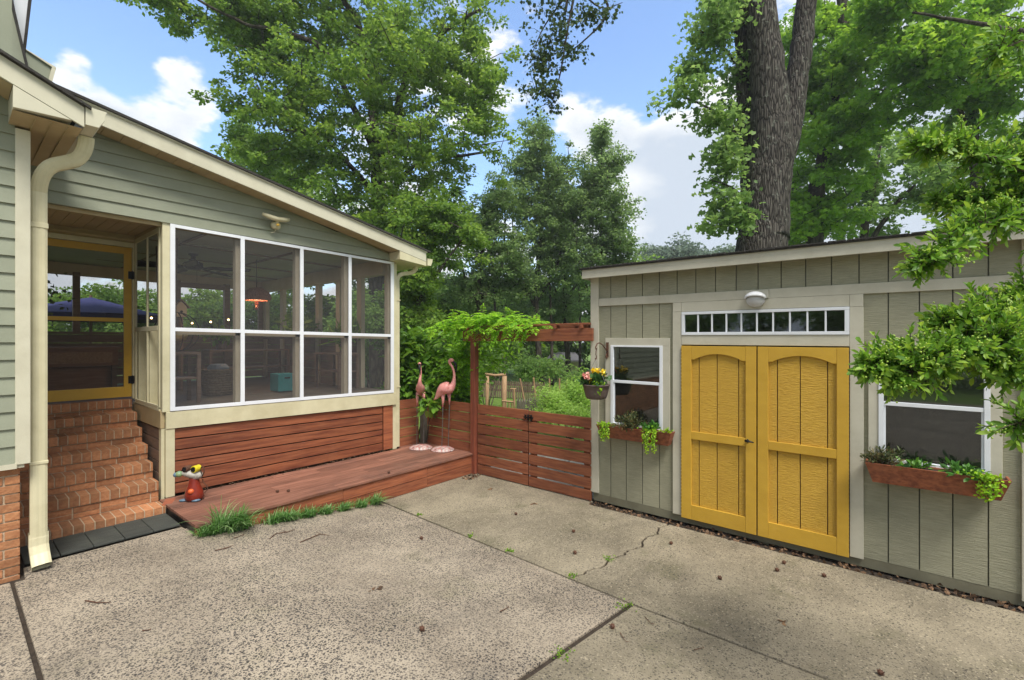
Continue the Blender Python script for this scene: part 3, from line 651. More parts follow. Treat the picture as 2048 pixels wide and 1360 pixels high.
# red skirting
mb = MB(); random.seed(4); zb = .33
for i in range(6):
    mb.rnd(); mb.box(1.614, 4.27, 6.065, 6.09, zb + i * .1195, zb + i * .1195 + .106)
mb.rnd(); mb.box(4.285, 4.452, 6.055, 6.085, .33, 1.035)
sk = mb.build('skirting_boards', M['redwoodx'], house, bevel=.003, fn=fn)
mb = MB()
for i in range(6): mb.rnd(); mb.box(1.50, 1.525, 6.17, 7.2, .33 + i * .1195, .33 + i * .1195 + .110)
mb.build('skirting_boards', M['darkwood'], house, bevel=.003)
mb = MB(); mb.box(1.6, 4.5, 6.20, 6.23, .2, 1.02); mb.box(1.54, 1.56, 6.14, 7.2, .2, 1.1); mb.build('skirting_shade_backing', M['soil'], house)  # dark sheet added behind the board gaps in place of under-porch shade
# white screen frame, eight screens
fr = MB(); zA, zB = 1.233, 3.245; xm = [1.566, 2.264, 2.982, 3.682, 4.455]; mw = .045
for i, x in enumerate(xm): fr.box(x if i < 4 else x - .055, x + (mw if i < 4 else 0), 6.028, 6.05, zA, zB)
for i in range(4):
    a = xm[i] + mw; b = xm[i + 1] if i < 3 else xm[4] - .055
    fr.box(a, b, 6.030, 6.05, zA, zA + .04); fr.box(a, b, 6.030, 6.05, zB - .035, zB); fr.box(a, b, 6.030, 6.05, 2.092, 2.132)
frame = fr.build('screen_frame', M['white'], house, bevel=.002, fn=fn)
for i in range(4):
    a = xm[i] + mw; b = xm[i + 1] if i < 3 else xm[4] - .055
    for z0, z1 in ((zA + .04, 2.092), (2.132, zB - .035)):
        mb = MB(); mb.quad((a, 6.044, z0), (b, 6.044, z0), (b, 6.044, z1), (a, 6.044, z1)); mb.build('screen_panel', M['screen'], house, fn=fn)
for i in range(1, 4):
    mb = MB(); mb.box(xm[i] - .035, xm[i] + .055, 6.09, 6.17, 1.23, 3.24); mb.build('stud', M['studs'], house, fn=fn)
mb = MB(); mb.box(1.57, 4.45, 6.09, 6.16, 2.06, 2.10); mb.box(4.38, 4.45, 6.09, 6.17, 1.23, 3.24); mb.build('inner_rail', M['studs'], house, fn=fn)
# side screen between door and corner
fr = MB()
for y0, y1 in ((6.14, 6.18), (6.60, 6.63), (7.10, 7.14)): fr.box(1.492, 1.512, y0, y1, 1.27, 3.21)
fr.box(1.490, 1.514, 6.18, 7.10, 2.10, 2.15); fr.box(1.491, 1.513, 6.18, 7.10, 1.255, 1.29); fr.box(1.491, 1.513, 6.18, 7.10, 3.16, 3.21)
fr.build('screen_frame', M['cream2'], house, bevel=.002)
for y0, y1 in ((6.18, 6.60), (6.63, 7.10)):
    mb = MB(); mb.quad((1.503, y0, 2.15), (1.503, y1, 2.15), (1.503, y1, 3.16), (1.503, y0, 3.16)); mb.build('screen_panel', M['screen'], house)
mb = MB(); mb.box(1.60, 1.62, 6.16, 7.14, 1.23, 2.12)
for y in (6.14, 6.60, 7.06): mb.box(1.516, 1.60, y, y + .04, 1.25, 2.14)
mb.box(1.49, 1.60, 6.14, 7.12, 1.235, 1.254); mb.build('low_side_wall', M['cream2'], house)
# recess ceiling and wall over the door
mb = MB()
for i in range(11):
    mb.rnd(); a = .432 + i * .098; mb.box(a, a + .094, 6.12, 7.19, 3.262, 3.28)
mb.box(.43, 1.5, 6.1, 7.2, 3.281, 3.30); mb.build('entry_ceiling', M['tan'], house)
mb = MB(); mb.box(.43, 1.53, 7.17, 7.21, 3.17, 3.262); mb.box(.43, 1.53, 7.145, 7.17, 3.19, 3.22); mb.box(1.505, 1.53, 6.13, 7.17, 3.212, 3.262); mb.build('entry_header', M['tan'], house, bevel=.003)
mb = MB(); mb.box(1.478, 1.525, 7.16, 7.22, 1.29, 3.17); mb.box(.43, .552, 7.16, 7.22, 1.29, 3.17); mb.box(.552, 1.478, 7.16, 7.22, 3.115, 3.17); mb.build('door_jamb', M['cream2'], house, bevel=.003)
door = MB(); dx0, dx1 = .556, 1.474
door.box(dx0, dx0 + .075, 7.175, 7.205, 1.315, 3.11); door.box(dx1 - .075, dx1, 7.175, 7.205, 1.315, 3.11)
door.box(dx0 + .075, dx1 - .075, 7.175, 7.205, 3.03, 3.11); door.box(dx0 + .075, dx1 - .075, 7.175, 7.205, 1.315, 1.44); door.box(dx0 + .075, dx1 - .075, 7.177, 7.203, 2.215, 2.26)
dr = door.build('screen_door', M['yellow'], house, bevel=.003)
mb = MB(); mb.quad((dx0 + .07, 7.195, 1.43), (dx1 - .07, 7.195, 1.43), (dx1 - .07, 7.195, 3.04), (dx0 + .07, 7.195, 3.04)); mb.build('door_screen', M['screen'], dr)
for z in (1.52, 2.78):
    mb = MB(); mb.box(dx1 - .035, dx1 - .004, 7.165, 7.176, z - .045, z + .045); mb.box(dx1 + .008, dx1 + .035, 7.15, 7.161, z - .045, z + .045); mb.tube([(dx1 + .003, 7.16, z - .05), (dx1 + .003, 7.16, z + .05)], .009); mb.build('hinge', M['black'], dr)
# ------------------------------------------------------------------ porch room
mb = MB(); mb.box(-1.8, 4.44, 7.22, 10.6, 1.14, 1.225); mb.box(1.53, 4.44, 6.09, 7.22, 1.14, 1.225); mb.build('porch_floor', M['floor'], house)
mb = MB(); mb.box(-1.8, 4.44, 7.2, 10.6, 3.29, 3.33); mb.box(1.53, 4.44, 6.1, 7.2, 3.285, 3.33)
ce = mb.build('porch_ceiling', M['ceil'], house, fn=fn)
mb = MB()
for y in (7.3, 8.5, 9.7): mb.box(1.55, 4.4, y, y + .03, 3.265, 3.284)
for x in (2.0, 3.2): mb.box(x, x + .03, 6.15, 10.5, 3.262, 3.283)
mb.build('ceiling_seams', M['darkwood'], ce, fn=fn)
for y in (6.79, 7.44, 8.14, 9.55, 10.32): MB().box(4.37, 4.44, y, y + .13, 1.23, 3.2).build('post', M['studs'], house, fn=fn)
mb = MB(); mb.box(4.33, 4.44, 6.18, 10.5, 3.06, 3.28); mb.box(-1.8, 4.44, 10.45, 10.55, 3.09, 3.28); mb.build('wall_header', M['studs'], house, fn=fn)
mb = MB(); random.seed(8)
for i in range(6):
    mb.rnd(); mb.box(4.40, 4.43, 6.92, 10.45, 1.25 + i * .142, 1.385 + i * .142)
mb.box(4.36, 4.44, 6.18, 10.45, 2.08, 2.12); mb.build('low_wall_boards', M['darkwood'], house, fn=fn)
mb = MB()
for i in range(6): mb.rnd(); mb.box(-1.8, 4.4, 10.47, 10.5, 1.25 + i * .142, 1.385 + i * .142)
mb.box(-1.8, 4.4, 10.40, 10.5, 2.10, 2.14); mb.build('low_wall_boards', M['darkwood'], house)
for x in (-.4, 1.38, 4.27): MB().box(x, x + .09, 10.44, 10.5, 2.1, 3.12).build('post', M['darkwood'], house)
mb = MB(); mb.box(2.78, 2.86, 10.37, 10.46, 1.25, 3.12); mb.box(3.60, 3.70, 10.37, 10.46, 1.25, 3.12); mb.box(2.861, 3.599, 10.38, 10.45, 3.0, 3.09); mb.build('back_door_frame', M['darkwood'], house)
mb = MB(); mb.box(-1.85, -1.75, 7.2, 10.6, 1.2, 3.3); mb.build('end_wall', M['darkwood'], house)
# ================================================================== PORCH FURNISHINGS
t = thing('ceiling_fan', 'dark five blade ceiling fan hanging inside the screened porch', 'ceiling fan', (2.36, 8.0, 3.27))
mb = MB(); mb.lathe((2.36, 8.0, 3.03), [(.02, 0), (.09, .005), (.125, .04), (.12, .10), (.06, .13), (.03, .16), (.03, .20), (.06, .215), (.07, .26)], 18); mb.build('motor', M['black'], t, smooth=True)
for k in range(5):
    a = R(72 * k - 38); d = Vector((math.cos(a), math.sin(a), 0)); s = Vector((-d.y, d.x, 0)); c = Vector((2.36, 8.0, 3.06))
    mb = MB(); mb.prism([c + d * .10 + s * .02, c + d * .24 + s * .055 + UP * .02, c + d * .66 + s * .08 + UP * .01, c + d * .76 + s * .04, c + d * .76 - s * .04 - UP * .04, c + d * .66 - s * .08 - UP * .05, c + d * .24 - s * .055 - UP * .03, c + d * .10 - s * .02], (0, 0, .012)); mb.build('blade', M['black'], t)
mb = MB(); mb.tube([(2.40, 7.98, 3.03), (2.40, 7.98, 2.86)], .003, 4); mb.build('pull_chain', M['steel'], t)
t = thing('pendant_lamp', 'brown wicker dome pendant lamp hanging on a cord inside the porch', 'pendant lamp', (3.14, 7.75, 3.27))
mb = MB(); mb.smooth = True; mb.lathe((3.14, 7.75, 2.62), [(.16, 0), (.20, .01), (.21, .04), (.20, .09), (.16, .15), (.09, .19), (.02, .205)], 24, cap=False); mb.build('lamp_shade', M['wicker'], t)
mb = MB(); mb.tube([(3.14, 7.75, 2.82), (3.14, 7.75, 3.28)], .006, 5); mb.build('cord', M['black'], t)
mb = MB(); mb.ball((3.14, 7.75, 2.665), .045); mb.build('bulb', M['glow'], t, smooth=True)
pl = bpy.data.lights.new('lamp_light', 'POINT'); pl.energy = 14; pl.color = (1, .72, .48); pl.shadow_soft_size = .05
plo = bpy.data.objects.new('lamp_light', pl); COL.objects.link(plo); plo.parent = t; plo.location = (0, 0, -.70)
mb = MB(); mb.lathe((3.14, 7.75, 2.47), [(.008, 0), (.03, .03), (.02, .06), (.035, .10), (.01, .15)], 10); mb.build('finial', M['wicker'], t, smooth=True)
# curtain behind side screen
mb = MB(); n = 60
for (y0, y1, xo) in ((6.22, 6.50, 1.66), (6.62, 7.02, 1.70)):
    rows = []
    for j, z in enumerate((3.14, 2.7, 2.35, 2.18)):
        wd = [1, .8, .55, .75][j]; c = (y0 + y1) / 2
        rows.append([(xo + .03 * math.sin(i * 1.3) , c + (y0 - c) * wd + (y1 - y0) * wd * i / (n - 1), z) for i in range(n)])
    b = len(mb.v); mb.add([p for r in rows for p in r], [(j * n + i, j * n + i + 1, (j + 1) * n + i + 1, (j + 1) * n + i) for j in range(3) for i in range(n - 1)])
tag(mb.build('curtain', M['curtain'], smooth=True), 'taupe drapes gathered behind the narrow side screen next to the door', 'curtain')
# basket and boxes
t = thing('woven_basket', 'big round seagrass basket standing on the porch floor', 'basket', (2.52, 7.5, 1.225))
mb = MB()
for i in range(11): mb.smooth = True; mb.tube([(2.52 + (.215 - .004 * (10 - i)) * math.cos(a), 7.5 + (.215 - .004 * (10 - i)) * math.sin(a), 1.245 + i * .033) for a in [k * math.pi / 12 for k in range(25)]], .018, 6)
mb.lathe((2.52, 7.5, 1.23), [(.19, 0), (.20, .33)], 20); mb.build('basket_coils', M['rope'], t)
for s in (-1, 1): mb = MB(); mb.tube([(2.52 + s * .215, 7.45, 1.56), (2.52 + s * .27, 7.47, 1.60), (2.52 + s * .27, 7.53, 1.60), (2.52 + s * .215, 7.55, 1.56)], .013, 6); mb.build('handle', M['rope'], t)
mb = MB(); mb.lathe((2.52, 7.5, 1.56), [(.13, 0), (.14, .05), (.1, .10)], 12); tag(mb.build('folded_blanket', surf('pale_blue_fabric', (.32, .38, .45), None, 20), bevel=.01), 'pale blue folded blanket lying in the seagrass basket', 'blanket')
t = thing('storage_cube', 'teal fabric storage cube on the low shelf behind the porch screen', 'storage box', (3.17, 7.2, 1.225))
mb = MB(); mb.box(3.16, 3.42, 7.05, 7.33, 1.24, 1.50); mb.build('box', M['teal'], t, bevel=.008)
mb = MB(); mb.box(3.25, 3.33, 7.044, 7.052, 1.43, 1.45); mb.build('handle_slot', M['black'], t)
def shelf(x0, x1, y0, y1, z0, z1, label, n=2, cat='shelf', name='shelf_unit', m='darkwood'):
    t = thing(name, label, cat, ((x0 + x1) / 2, (y0 + y1) / 2, z0))
    mb = MB(); mb.box(x0, x1, y0, y1, z1 - .03, z1); mb.build('top', M[m], t, bevel=.003)
    for k in range(1, n): mb = MB(); z = z0 + (z1 - z0) * k / n; mb.box(x0 + .03, x1 - .03, y0 + .01, y1, z - .02, z); mb.build('shelf', M[m], t)
    for x in (x0, x1 - .04):
        for y in (y0, y1 - .04): mb = MB(); mb.box(x, x + .04, y, y + .04, z0, z1 - .031); mb.build('leg', M[m], t)
    return t
shelf(2.86, 4.2, 8.9, 9.3, 1.225, 1.84, 'long dark wooden table along the back of the porch', 2, 'table', 'console_table')
shelf(3.95, 4.3, 6.75, 7.5, 1.225, 1.80, 'narrow dark stand with open shelf in the far porch corner', 2, 'stand', 'plant_stand')
t = shelf(1.66, 2.06, 6.7, 7.1, 1.225, 1.85, 'dark wooden side table behind the first porch screen', 2, 'side table', 'side_table')
t = thing('cabinet', 'low brown wooden cabinet with two caned drawers seen through the yellow screen door', 'cabinet', (.9, 9.4, 1.225))
mb = MB(); mb.box(.1, 1.75, 9.2, 9.6, 1.86, 1.90); mb.box(.12, 1.73, 9.22, 9.58, 1.62, 1.86); mb.box(.12, 1.73, 9.3, 9.33, 1.26, 1.6); mb.build('cabinet_body', surf('brown_cabinet_wood', (.27, .15, .09), (.2, .1, .06), 4, (1, 2, 10), .1, rndv=.1), t, bevel=.004)
for a in (.18, .96): mb = MB(); mb.box(a, a + .70, 9.212, 9.22, 1.66, 1.82); mb.build('drawer_front', surf('cane_panel', (.36, .22, .13), (.25, .14, .08), 60), t, bevel=.002)
for a in (.14, 1.66): mb = MB(); mb.box(a, a + .06, 9.24, 9.30, 1.225, 1.62); mb.build('leg', M['darkwood'], t)
def pot_plant(c, r, label, name, seed, mat='under', size=.07, n=200, pot='pot', ph=.12, spread=.2, up=.7, shape='oval', cat='potted plant', group=None):
    t = thing(name, label, cat, c, group); rg = np.random.default_rng(seed)
    if pot:
        mb = MB(); mb.lathe(c, [(r * .7, 0), (r, ph), (r * 1.06, ph), (r * 1.06, ph * .86)][:3], 18); mb.build('pot', M[pot], t, smooth=False)
    P = np.array(c) + np.array([0, 0, ph]) + rg.normal(size=(n, 3)) * np.array([spread, spread, spread * .55]) * .6 + np.array([0, 0, spread * .5])
    P[:, 2] = np.maximum(P[:, 2], c[2] + ph - .04)
    ax = rg.normal(size=(n, 3)); ax[:, 2] += up; nr = rg.normal(size=(n, 3)) * .6 + np.array([0, 0, 1])
    V, Fc, rn = leaves(P, ax, nr, size * rg.uniform(.6, 1.3, n), rg.random(n), shape)
    npmesh('leaves', V, Fc, rn, M[mat], t); return t
pot_plant((3.05, 8.95, 1.845), .10, 'leafy plant in a brown pot on the long porch table', 'potted_plant', 1, 'bigleaf', .12, 150, ph=.14, spread=.22)
pot_plant((3.95, 8.0, 2.12 - .12), .09, 'bushy houseplant on the porch side rail, left of two', 'potted_plant', 2, 'under', .14, 160, ph=.12, spread=.24)
pot_plant((4.22, 7.0, 1.80), .10, 'spiky yellow green plant on the narrow stand in the porch corner', 'potted_plant', 3, 'bigleaf', .28, 140, ph=.14, spread=.15, shape='blade', up=1.2)
t = thing('hanging_plant', 'dark trailing plant in a hanging basket just inside the screen door', 'hanging plant', (.60, 7.9, 2.55))
rg = np.random.default_rng(6); P = np.array((.60, 7.9, 2.50)) + rg.normal(size=(420, 3)) * np.array([.16, .16, .13]); ax = rg.normal(size=(420, 3)); ax[:, 2] -= .5
V, Fc, rn = leaves(P, ax, rg.normal(size=(420, 3)) + np.array([0, 0, 1]), np.full(420, .06), rg.random(420), 'diamond'); npmesh('leaves', V, Fc, rn, M['darkleaf'], t)
mb = MB(); mb.lathe((.60, 7.9, 2.35), [(.06, 0), (.13, .05), (.16, .12)], 14); mb.build('basket', M['pot'], t)
mb = MB(); [mb.tube([(.60 + .14 * math.cos(a), 7.9 + .14 * math.sin(a), 2.47), (.60, 7.9, 2.85), (.60, 7.9, 3.28)], .004, 4) for a in (0, 2.1, 4.2)]; mb.build('hanger', M['black'], t)
t = thing('birdhouse', 'small wooden birdhouse on a pole seen through the first porch screen', 'birdhouse', (2.36, 8.6, 1.225))
mb = MB(); mb.box(2.29, 2.43, 8.53, 8.67, 2.36, 2.52); mb.prism([(2.29, 8.53, 2.521), (2.43, 8.53, 2.521), (2.36, 8.53, 2.60)], (0, .14, 0)); mb.build('box', M['studs'], t)
mb = MB(); mb.prism([(2.26, 8.51, 2.50), (2.36, 8.51, 2.615), (2.36, 8.51, 2.635), (2.24, 8.51, 2.50)], (0, .18, 0)); mb.prism([(2.46, 8.51, 2.50), (2.36, 8.51, 2.616), (2.36, 8.51, 2.635), (2.48, 8.51, 2.50)], (0, .18, 0)); mb.build('roof', M['darkwood'], t)
mb = MB(); mb.tube([(2.36, 8.6, 1.225), (2.36, 8.6, 2.36)], .04, 8); mb.build('pole', M['darkwood'], t)
mb = MB(); mb.tube([(2.36, 8.527, 2.44), (2.36, 8.532, 2.44)], .02, 10); mb.build('entrance_hole', M['black'], t)
t = thing('wire_orb', 'round wire plant holder with a brass bowl on the side table', 'plant holder', (1.86, 6.9, 1.85))
mb = MB()
for k in range(6): a = k * math.pi / 6; mb.tube([(1.86 + .24 * math.cos(th) * math.cos(a), 6.9 + .24 * math.cos(th) * math.sin(a), 2.10 + .24 * math.sin(th)) for th in [j * math.pi / 10 for j in range(21)]], .004, 4)
mb.build('wire_cage', M['black'], t)
mb = MB(); mb.lathe((1.86, 6.9, 2.06), [(.02, -.10), (.10, -.06), (.12, .02), (.11, .025)], 16); mb.build('bowl', surf('brass', (.7, .5, .22), None, 5, metal=.9, rough=.3), t, smooth=True)
for k in range(6):
    p = Vector((2.0 + k * .30, 9.9, 2.36 + .05 * math.cos(k * 1.1)))
    mb = MB(); mb.ball(p, .017, 8, 5); tag(mb.build('string_light', M['bulb'], smooth=True), ['first', 'second', 'third', 'fourth', 'fifth', 'sixth'][k] + ' warm glowing bulb from the left on the cable inside the porch', 'light bulb', 'string light bulbs in the porch')
mb = MB(); mb.tube([(1.7 + k * .15, 9.9, 2.40 + .04 * math.cos(k * .55)) for k in range(17)], .004, 4); tag(mb.build('light_cable', M['black']), 'thin dark cable carrying the string bulbs', 'cable')
t = thing('patio_umbrella', 'navy blue patio umbrella open on the terrace behind the porch', 'umbrella', (1.9, 12.4, .2))
mb = MB()
for k in range(8):
    a, b = k * math.pi / 4, (k + 1) * math.pi / 4; mb.add([(1.9 + 1.35 * math.cos(a), 12.4 + 1.35 * math.sin(a), 2.5), (1.9 + 1.35 * math.cos(b), 12.4 + 1.35 * math.sin(b), 2.5), (1.9, 12.4, 2.86), (1.9 + 1.35 * math.cos(a), 12.4 + 1.35 * math.sin(a), 2.40), (1.9 + 1.35 * math.cos(b), 12.4 + 1.35 * math.sin(b), 2.40)], [(0, 1, 2), (3, 4, 1, 0)])
mb.build('canopy', M['navy'], t)
mb = MB(); mb.tube([(1.9, 12.4, .2), (1.9, 12.4, 2.9)], .025); mb.build('pole', M['darkwood'], t)
# floodlight on gable
t = thing('floodlight', 'cream twin floodlight with curved arms mounted on the porch gable', 'wall light', (2.635, 6.03, 3.45))
mb = MB(); mb.smooth = True; mb.tube([(2.475, 5.95, 3.525), (2.53, 5.93, 3.507), (2.59, 5.92, 3.492), (2.645, 5.92, 3.488), (2.70, 5.92, 3.492), (2.755, 5.93, 3.502), (2.80, 5.95, 3.517)], [.018, .027, .03, .028, .03, .027, .018], 12); mb.build('lamp_head', M['cream2'], t)
mb = MB(); mb.smooth = True; mb.lathe((2.65, 5.985, 3.375), [(.03, 0), (.055, .015), (.062, .06), (.045, .085)], 14, 1, .7); mb.tube([(2.65, 5.97, 3.44), (2.65, 5.93, 3.48)], .022); mb.build('mount', M['cream2'], t)
mb = MB(); mb.ball((2.65, 5.925, 3.42), (.02, .008, .016)); mb.build('sensor', M['yellow'], t)
mb = MB(); mb.tube([(2.655, 5.98, 3.38), (2.64, 6.0, 3.34), (2.60, 6.01, 3.325)], .004, 5); mb.build('cable', M['cream2'], t)
# ================================================================== DECK
random.seed(21)
t = thing('wooden_deck', 'low red stained wooden platform along the foot of the porch', 'deck', (3.3, 5.45, .0))
mb = MB(); n = 7; wd = (6.04 - 4.93) / n
cuts = [2.9, 4.2, 3.5, 2.4, 3.9, 3.1, 2.6]
for i in range(n):
    y = 4.93 + i * wd
    for a, b in ((1.47, cuts[i]), (cuts[i] + .003, 5.10)):
        mb.rnd(); e = random.uniform(-.0015, .0015); mb.box(a, b, y, y + wd - .006, .283 + e, .311 + e)
mb.rnd(); mb.box(4.60, 5.11, 6.042, 6.16, .283, .311)
mb.build('deck_boards', M['reddeck'], t, bevel=.003)
mb = MB()
for a, b in ((1.48, 2.95), (2.954, 4.2), (4.204, 5.09)):
    for z0, z1 in ((.146, .281), (.006, .139)): mb.rnd(); mb.box(a, b, 4.95, 4.985, z0, z1)
mb.build('fascia_boards', M['redwoodx'], t, bevel=.003)
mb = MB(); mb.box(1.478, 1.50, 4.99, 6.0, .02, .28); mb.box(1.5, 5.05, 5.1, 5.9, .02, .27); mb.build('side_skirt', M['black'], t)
# loose brick
t = MB(); t.rnd(.3); t.hexa([(1.44, 5.80, .245), (1.52, 5.76, .245), (1.60, 5.93, .245), (1.52, 5.97, .245), (1.44, 5.80, .30), (1.52, 5.76, .30), (1.60, 5.93, .30), (1.52, 5.97, .30)])
o = t.build('loose_brick', surf('red_brick', (.36, .12, .06), (.28, .08, .045), 30, bump=.5, rough=.85), bevel=.004); 
o.location = (0.0, 0.03, .012); tag(o, 'single red brick lying between the lowest step and the deck', 'brick')
mb = MB()
for i in range(5): mb.rnd(); mb.box(.42 + i * .208, .42 + i * .208 + .203, 5.30, 5.76, .221, .238 + random.uniform(-.002, .002))
tag(mb.build('step_mat', M['darkpaver'], bevel=.004), 'dark grey rubber tile mat at the foot of the brick steps', 'mat')
# ================================================================== FENCE, GATE, PERGOLA
def slats(x0, x1, y0, y1, zs, m='redwood', h=.138):
    mb = MB()
    for z in zs: mb.rnd(); mb.box(x0, x1, y0, y1, z, z + h)
    return mb
t = thing('slat_fence', 'red brown horizontal board fence closing the corner behind the flamingos', 'fence', (5.1, 5.6, 0))
zs = [.16 + i * .149 for i in range(6)]
mb = slats(5.10, 5.125, 4.985, 6.01, zs); mb.build('boards', M['redwood'], t, bevel=.003)
mb = slats(4.60, 5.02, 6.13, 6.155, zs); mb.build('boards', M['redwood'], t, bevel=.003)
mb = MB(); mb.box(5.035, 5.125, 6.03, 6.12, .05, 1.03); mb.build('post', M['greywood'], t, bevel=.004)
mb = MB(); mb.box(5.128, 5.16, 5.5, 5.56, .1, 1.0); mb.build('batten', M['greywood'], t)
gate = thing('gate', 'red brown two leaf slatted gate between the pergola post and the shed', 'gate', (5.12, 3.9, 0))
for (a, b, g_) in ((3.93, 4.872, .017), (2.945, 3.912, .023)):
    mb = slats(5.105, 5.127, a, b, [.012 + i * .1495 for i in range(7)], h=.1495 - g_)
    lf = mb.build('gate_leaf', M['redwood'], gate, bevel=.003)
    [MB().box(5.128, 5.16, q_, q_ + .10, .02, 1.03).build('batten', M['redwood'], lf) for q_ in (a + .01, b - .11)]
mb = MB(); mb.box(5.128, 5.15, 3.74, 3.80, -.04, .1); mb.build('foot_block', M['redwood'], gate)
lt = MB(); lt.box(5.09, 5.104, 3.83, 3.99, .935, .955); lt.box(5.085, 5.104, 3.90, 3.925, .91, .985); lt.box(5.09, 5.104, 3.85, 3.875, .90, .985); lt.box(5.09, 5.104, 3.95, 3.97, .92, .975)
lt.tube([(5.08, 3.85, .975), (5.08, 3.97, .978)], .006, 6); lt.build('latch', M['black'], gate, bevel=.002)
t = thing('pergola', 'red brown pergola post and beam over the gate, overgrown with wisteria', 'pergola', (5.1, 4.93, 0))
mb = MB(); mb.box(5.055, 5.145, 4.885, 4.975, .0, 1.985); mb.build('post', M['redpost'], t, bevel=.004)
mb = MB(); mb.box(5.06, 5.10, 2.90, 5.14, 1.985, 2.145); mb.build('beam', M['redwood'], t, bevel=.004)
mb = MB(); mb.box(6.3, 6.34, 2.6, 5.14, 1.985, 2.145); mb.build('beam', M['redwood'], t, bevel=.004)
for y in (3.02, 3.42, 3.80, 4.2, 4.6, 5.0):
    mb = MB(); mb.rnd(); mb.box(5.02, 6.42, y, y + .035, 2.146, 2.188); mb.build('rafter', M['redwood'], t, bevel=.003)
for i, (x, a, b) in enumerate(((5.05, 2.95, 5.1), (5.5, 2.9, 5.2), (5.95, 3.0, 5.1))):
    mb = MB(); mb.rnd(); mb.box(x, x + .07, a, b, 2.189, 2.212); mb.build('lath', M['redwood'], t, bevel=.003)
# ================================================================== SHED
sf = lambda p: (p[0], p[1], p[2] + .006 * (p[1] - 1.2))
SX = 5.138; random.seed(31)
shed = thing('shed', 'olive garden shed with yellow double doors and cream trim', 'shed', (5.9, 1.1, 0))
def SB(mb, y0, y1, z0, z1, d=.02, x1=None): return mb.box(SX - d, x1 or SX, min(y0, y1), max(y0, y1), z0, z1)
holes = [(2.04, 2.685, .98, 1.94), (-.53, .125, .96, 1.93), (.36, 1.815, 2.06, 2.275), (.34, 1.83, .05, 1.95)]
def plank(mb, y0, y1, z0, z1):
    rects = [(y0, y1, z0, z1)]
    for (a, b, c, d) in holes:
        new = []
        for r in rects:
            if r[0] < b - 1e-6 and r[1] > a + 1e-6 and r[2] < d - 1e-6 and r[3] > c + 1e-6:
                if r[0] < a: new.append((r[0], a, r[2], r[3]))
                if r[1] > b: new.append((b, r[1], r[2], r[3]))
                m0, m1 = max(r[0], a), min(r[1], b)
                if r[2] < c: new.append((m0, m1, r[2], c))
                if r[3] > d: new.append((m0, m1, d, r[3]))
            else: new.append(r)
        rects = new
    for r in rects: mb.box(SX, SX + .012, *r)
mb = MB(); bk = MB(); k = 0; yy = 2.93
gro = [2.93] + [2.69 - .201 * i for i in range(24)]
for a, b in zip(gro, gro[1:]):
    mb.rnd(); plank(mb, b + .0045, a - .0045, .10, 2.79)
wall = mb.build('siding_wall', M['t111'], shed, fn=sf, bevel=.002)
for a, b, c, d in ((1.83, 2.04, .1, 2.8), (2.685, 2.93, .1, 2.8), (2.04, 2.685, .1, .98), (2.04, 2.685, 1.94, 2.8), (-2.3, -.53, .1, 2.8), (.125, .36, .1, 2.8), (-.53, .125, .1, .96), (-.53, .125, 1.93, 2.8), (.36, 1.83, 2.275, 2.8)):
    bk.box(SX + .0125, SX + .04, a, b, c, d)
bk.box(SX + .02, 7.6, 2.90, 2.93, .1, 2.75); bk.box(7.56, 7.6, -2.3, 2.9, .1, 2.7); bk.box(SX + .05, 7.56, -2.3, 2.9, .08, .11)
bk.build('sheathing', surf('olive_siding_shadow_gap', (.12, .12, .085), None, 4), shed, fn=sf)  # groove shade put into a darker olive; shed interior uses it too
mb = MB(); mb.box(SX + .002, SX + .04, -2.3, 2.925, .012, .105); [mb.box(SX + .03, SX + .1, y, y + .09, -.03, .012) for y in (2.3, 1.0, -.4)]; mb.build('skirt_board', surf('olive_skirt_paint', (.20, .19, .13), (.155, .145, .10), 5, dirt=(.1, .08, .05), damt=.5), shed, fn=sf)
def trim(name, rects, lab=None, d=.02):
    mb = MB()
    for r in rects: mb.rnd(); SB(mb, *r, d=d)
    return mb.build(name, M['shedtrim'], shed, lab, bevel=.0025, fn=sf)
mb = MB(); SB(mb, 2.845, 2.937, .115, 2.785, .022); mb.box(SX - .02, SX + .08, 2.937, 2.957, .115, 2.785); mb.build('corner_trim', M['shedtrim'], shed, bevel=.003, fn=sf)
trim('corner_trim', [(-.80, -.70, .06, 2.785)], d=.022)
trim('belt_trim', [(-.70, 2.843, 2.402, 2.492)])
trim('door_surround', [(1.832, 1.927, .09, 2.30), (.245, .343, .085, 2.29), (.345, 1.830, 1.942, 2.043), (1.832, 1.925, 2.302, 2.40), (.247, .343, 2.292, 2.40), (.345, 1.83, 2.298, 2.40)], d=.024)
mb = MB(); mb.box(4.985, 5.005, -2.3, 3.0, 2.735, 2.838); mb.box(5.0055, 7.7, 2.985, 3.005, 2.735, 2.838); mb.build('fascia', M['shedtrim'], shed, bevel=.002, fn=sf)
mb = MB(); mb.box(5.006, SX - .001, -2.3, 2.984, 2.787, 2.80); mb.box(SX, 7.6, 2.94, 2.984, 2.787, 2.80); mb.build('soffit', M['tan'], shed, fn=sf)
mb = MB(); random.seed(7)
mb.hexa([(4.965, -2.3, 2.839), (7.75, -2.3, 2.70), (7.75, 3.02, 2.70), (4.965, 3.02, 2.839), (4.965, -2.3, 2.856), (7.75, -2.3, 2.72), (7.75, 3.02, 2.72), (4.965, 3.02, 2.856)])
for i in range(38): mb.rnd(); y = -2.3 + i * .14; mb.box(4.955, 4.99, y, y + .13, 2.852, 2.860 + random.random() * .008)
mb.build('roof', M['shingle'], shed, fn=sf)
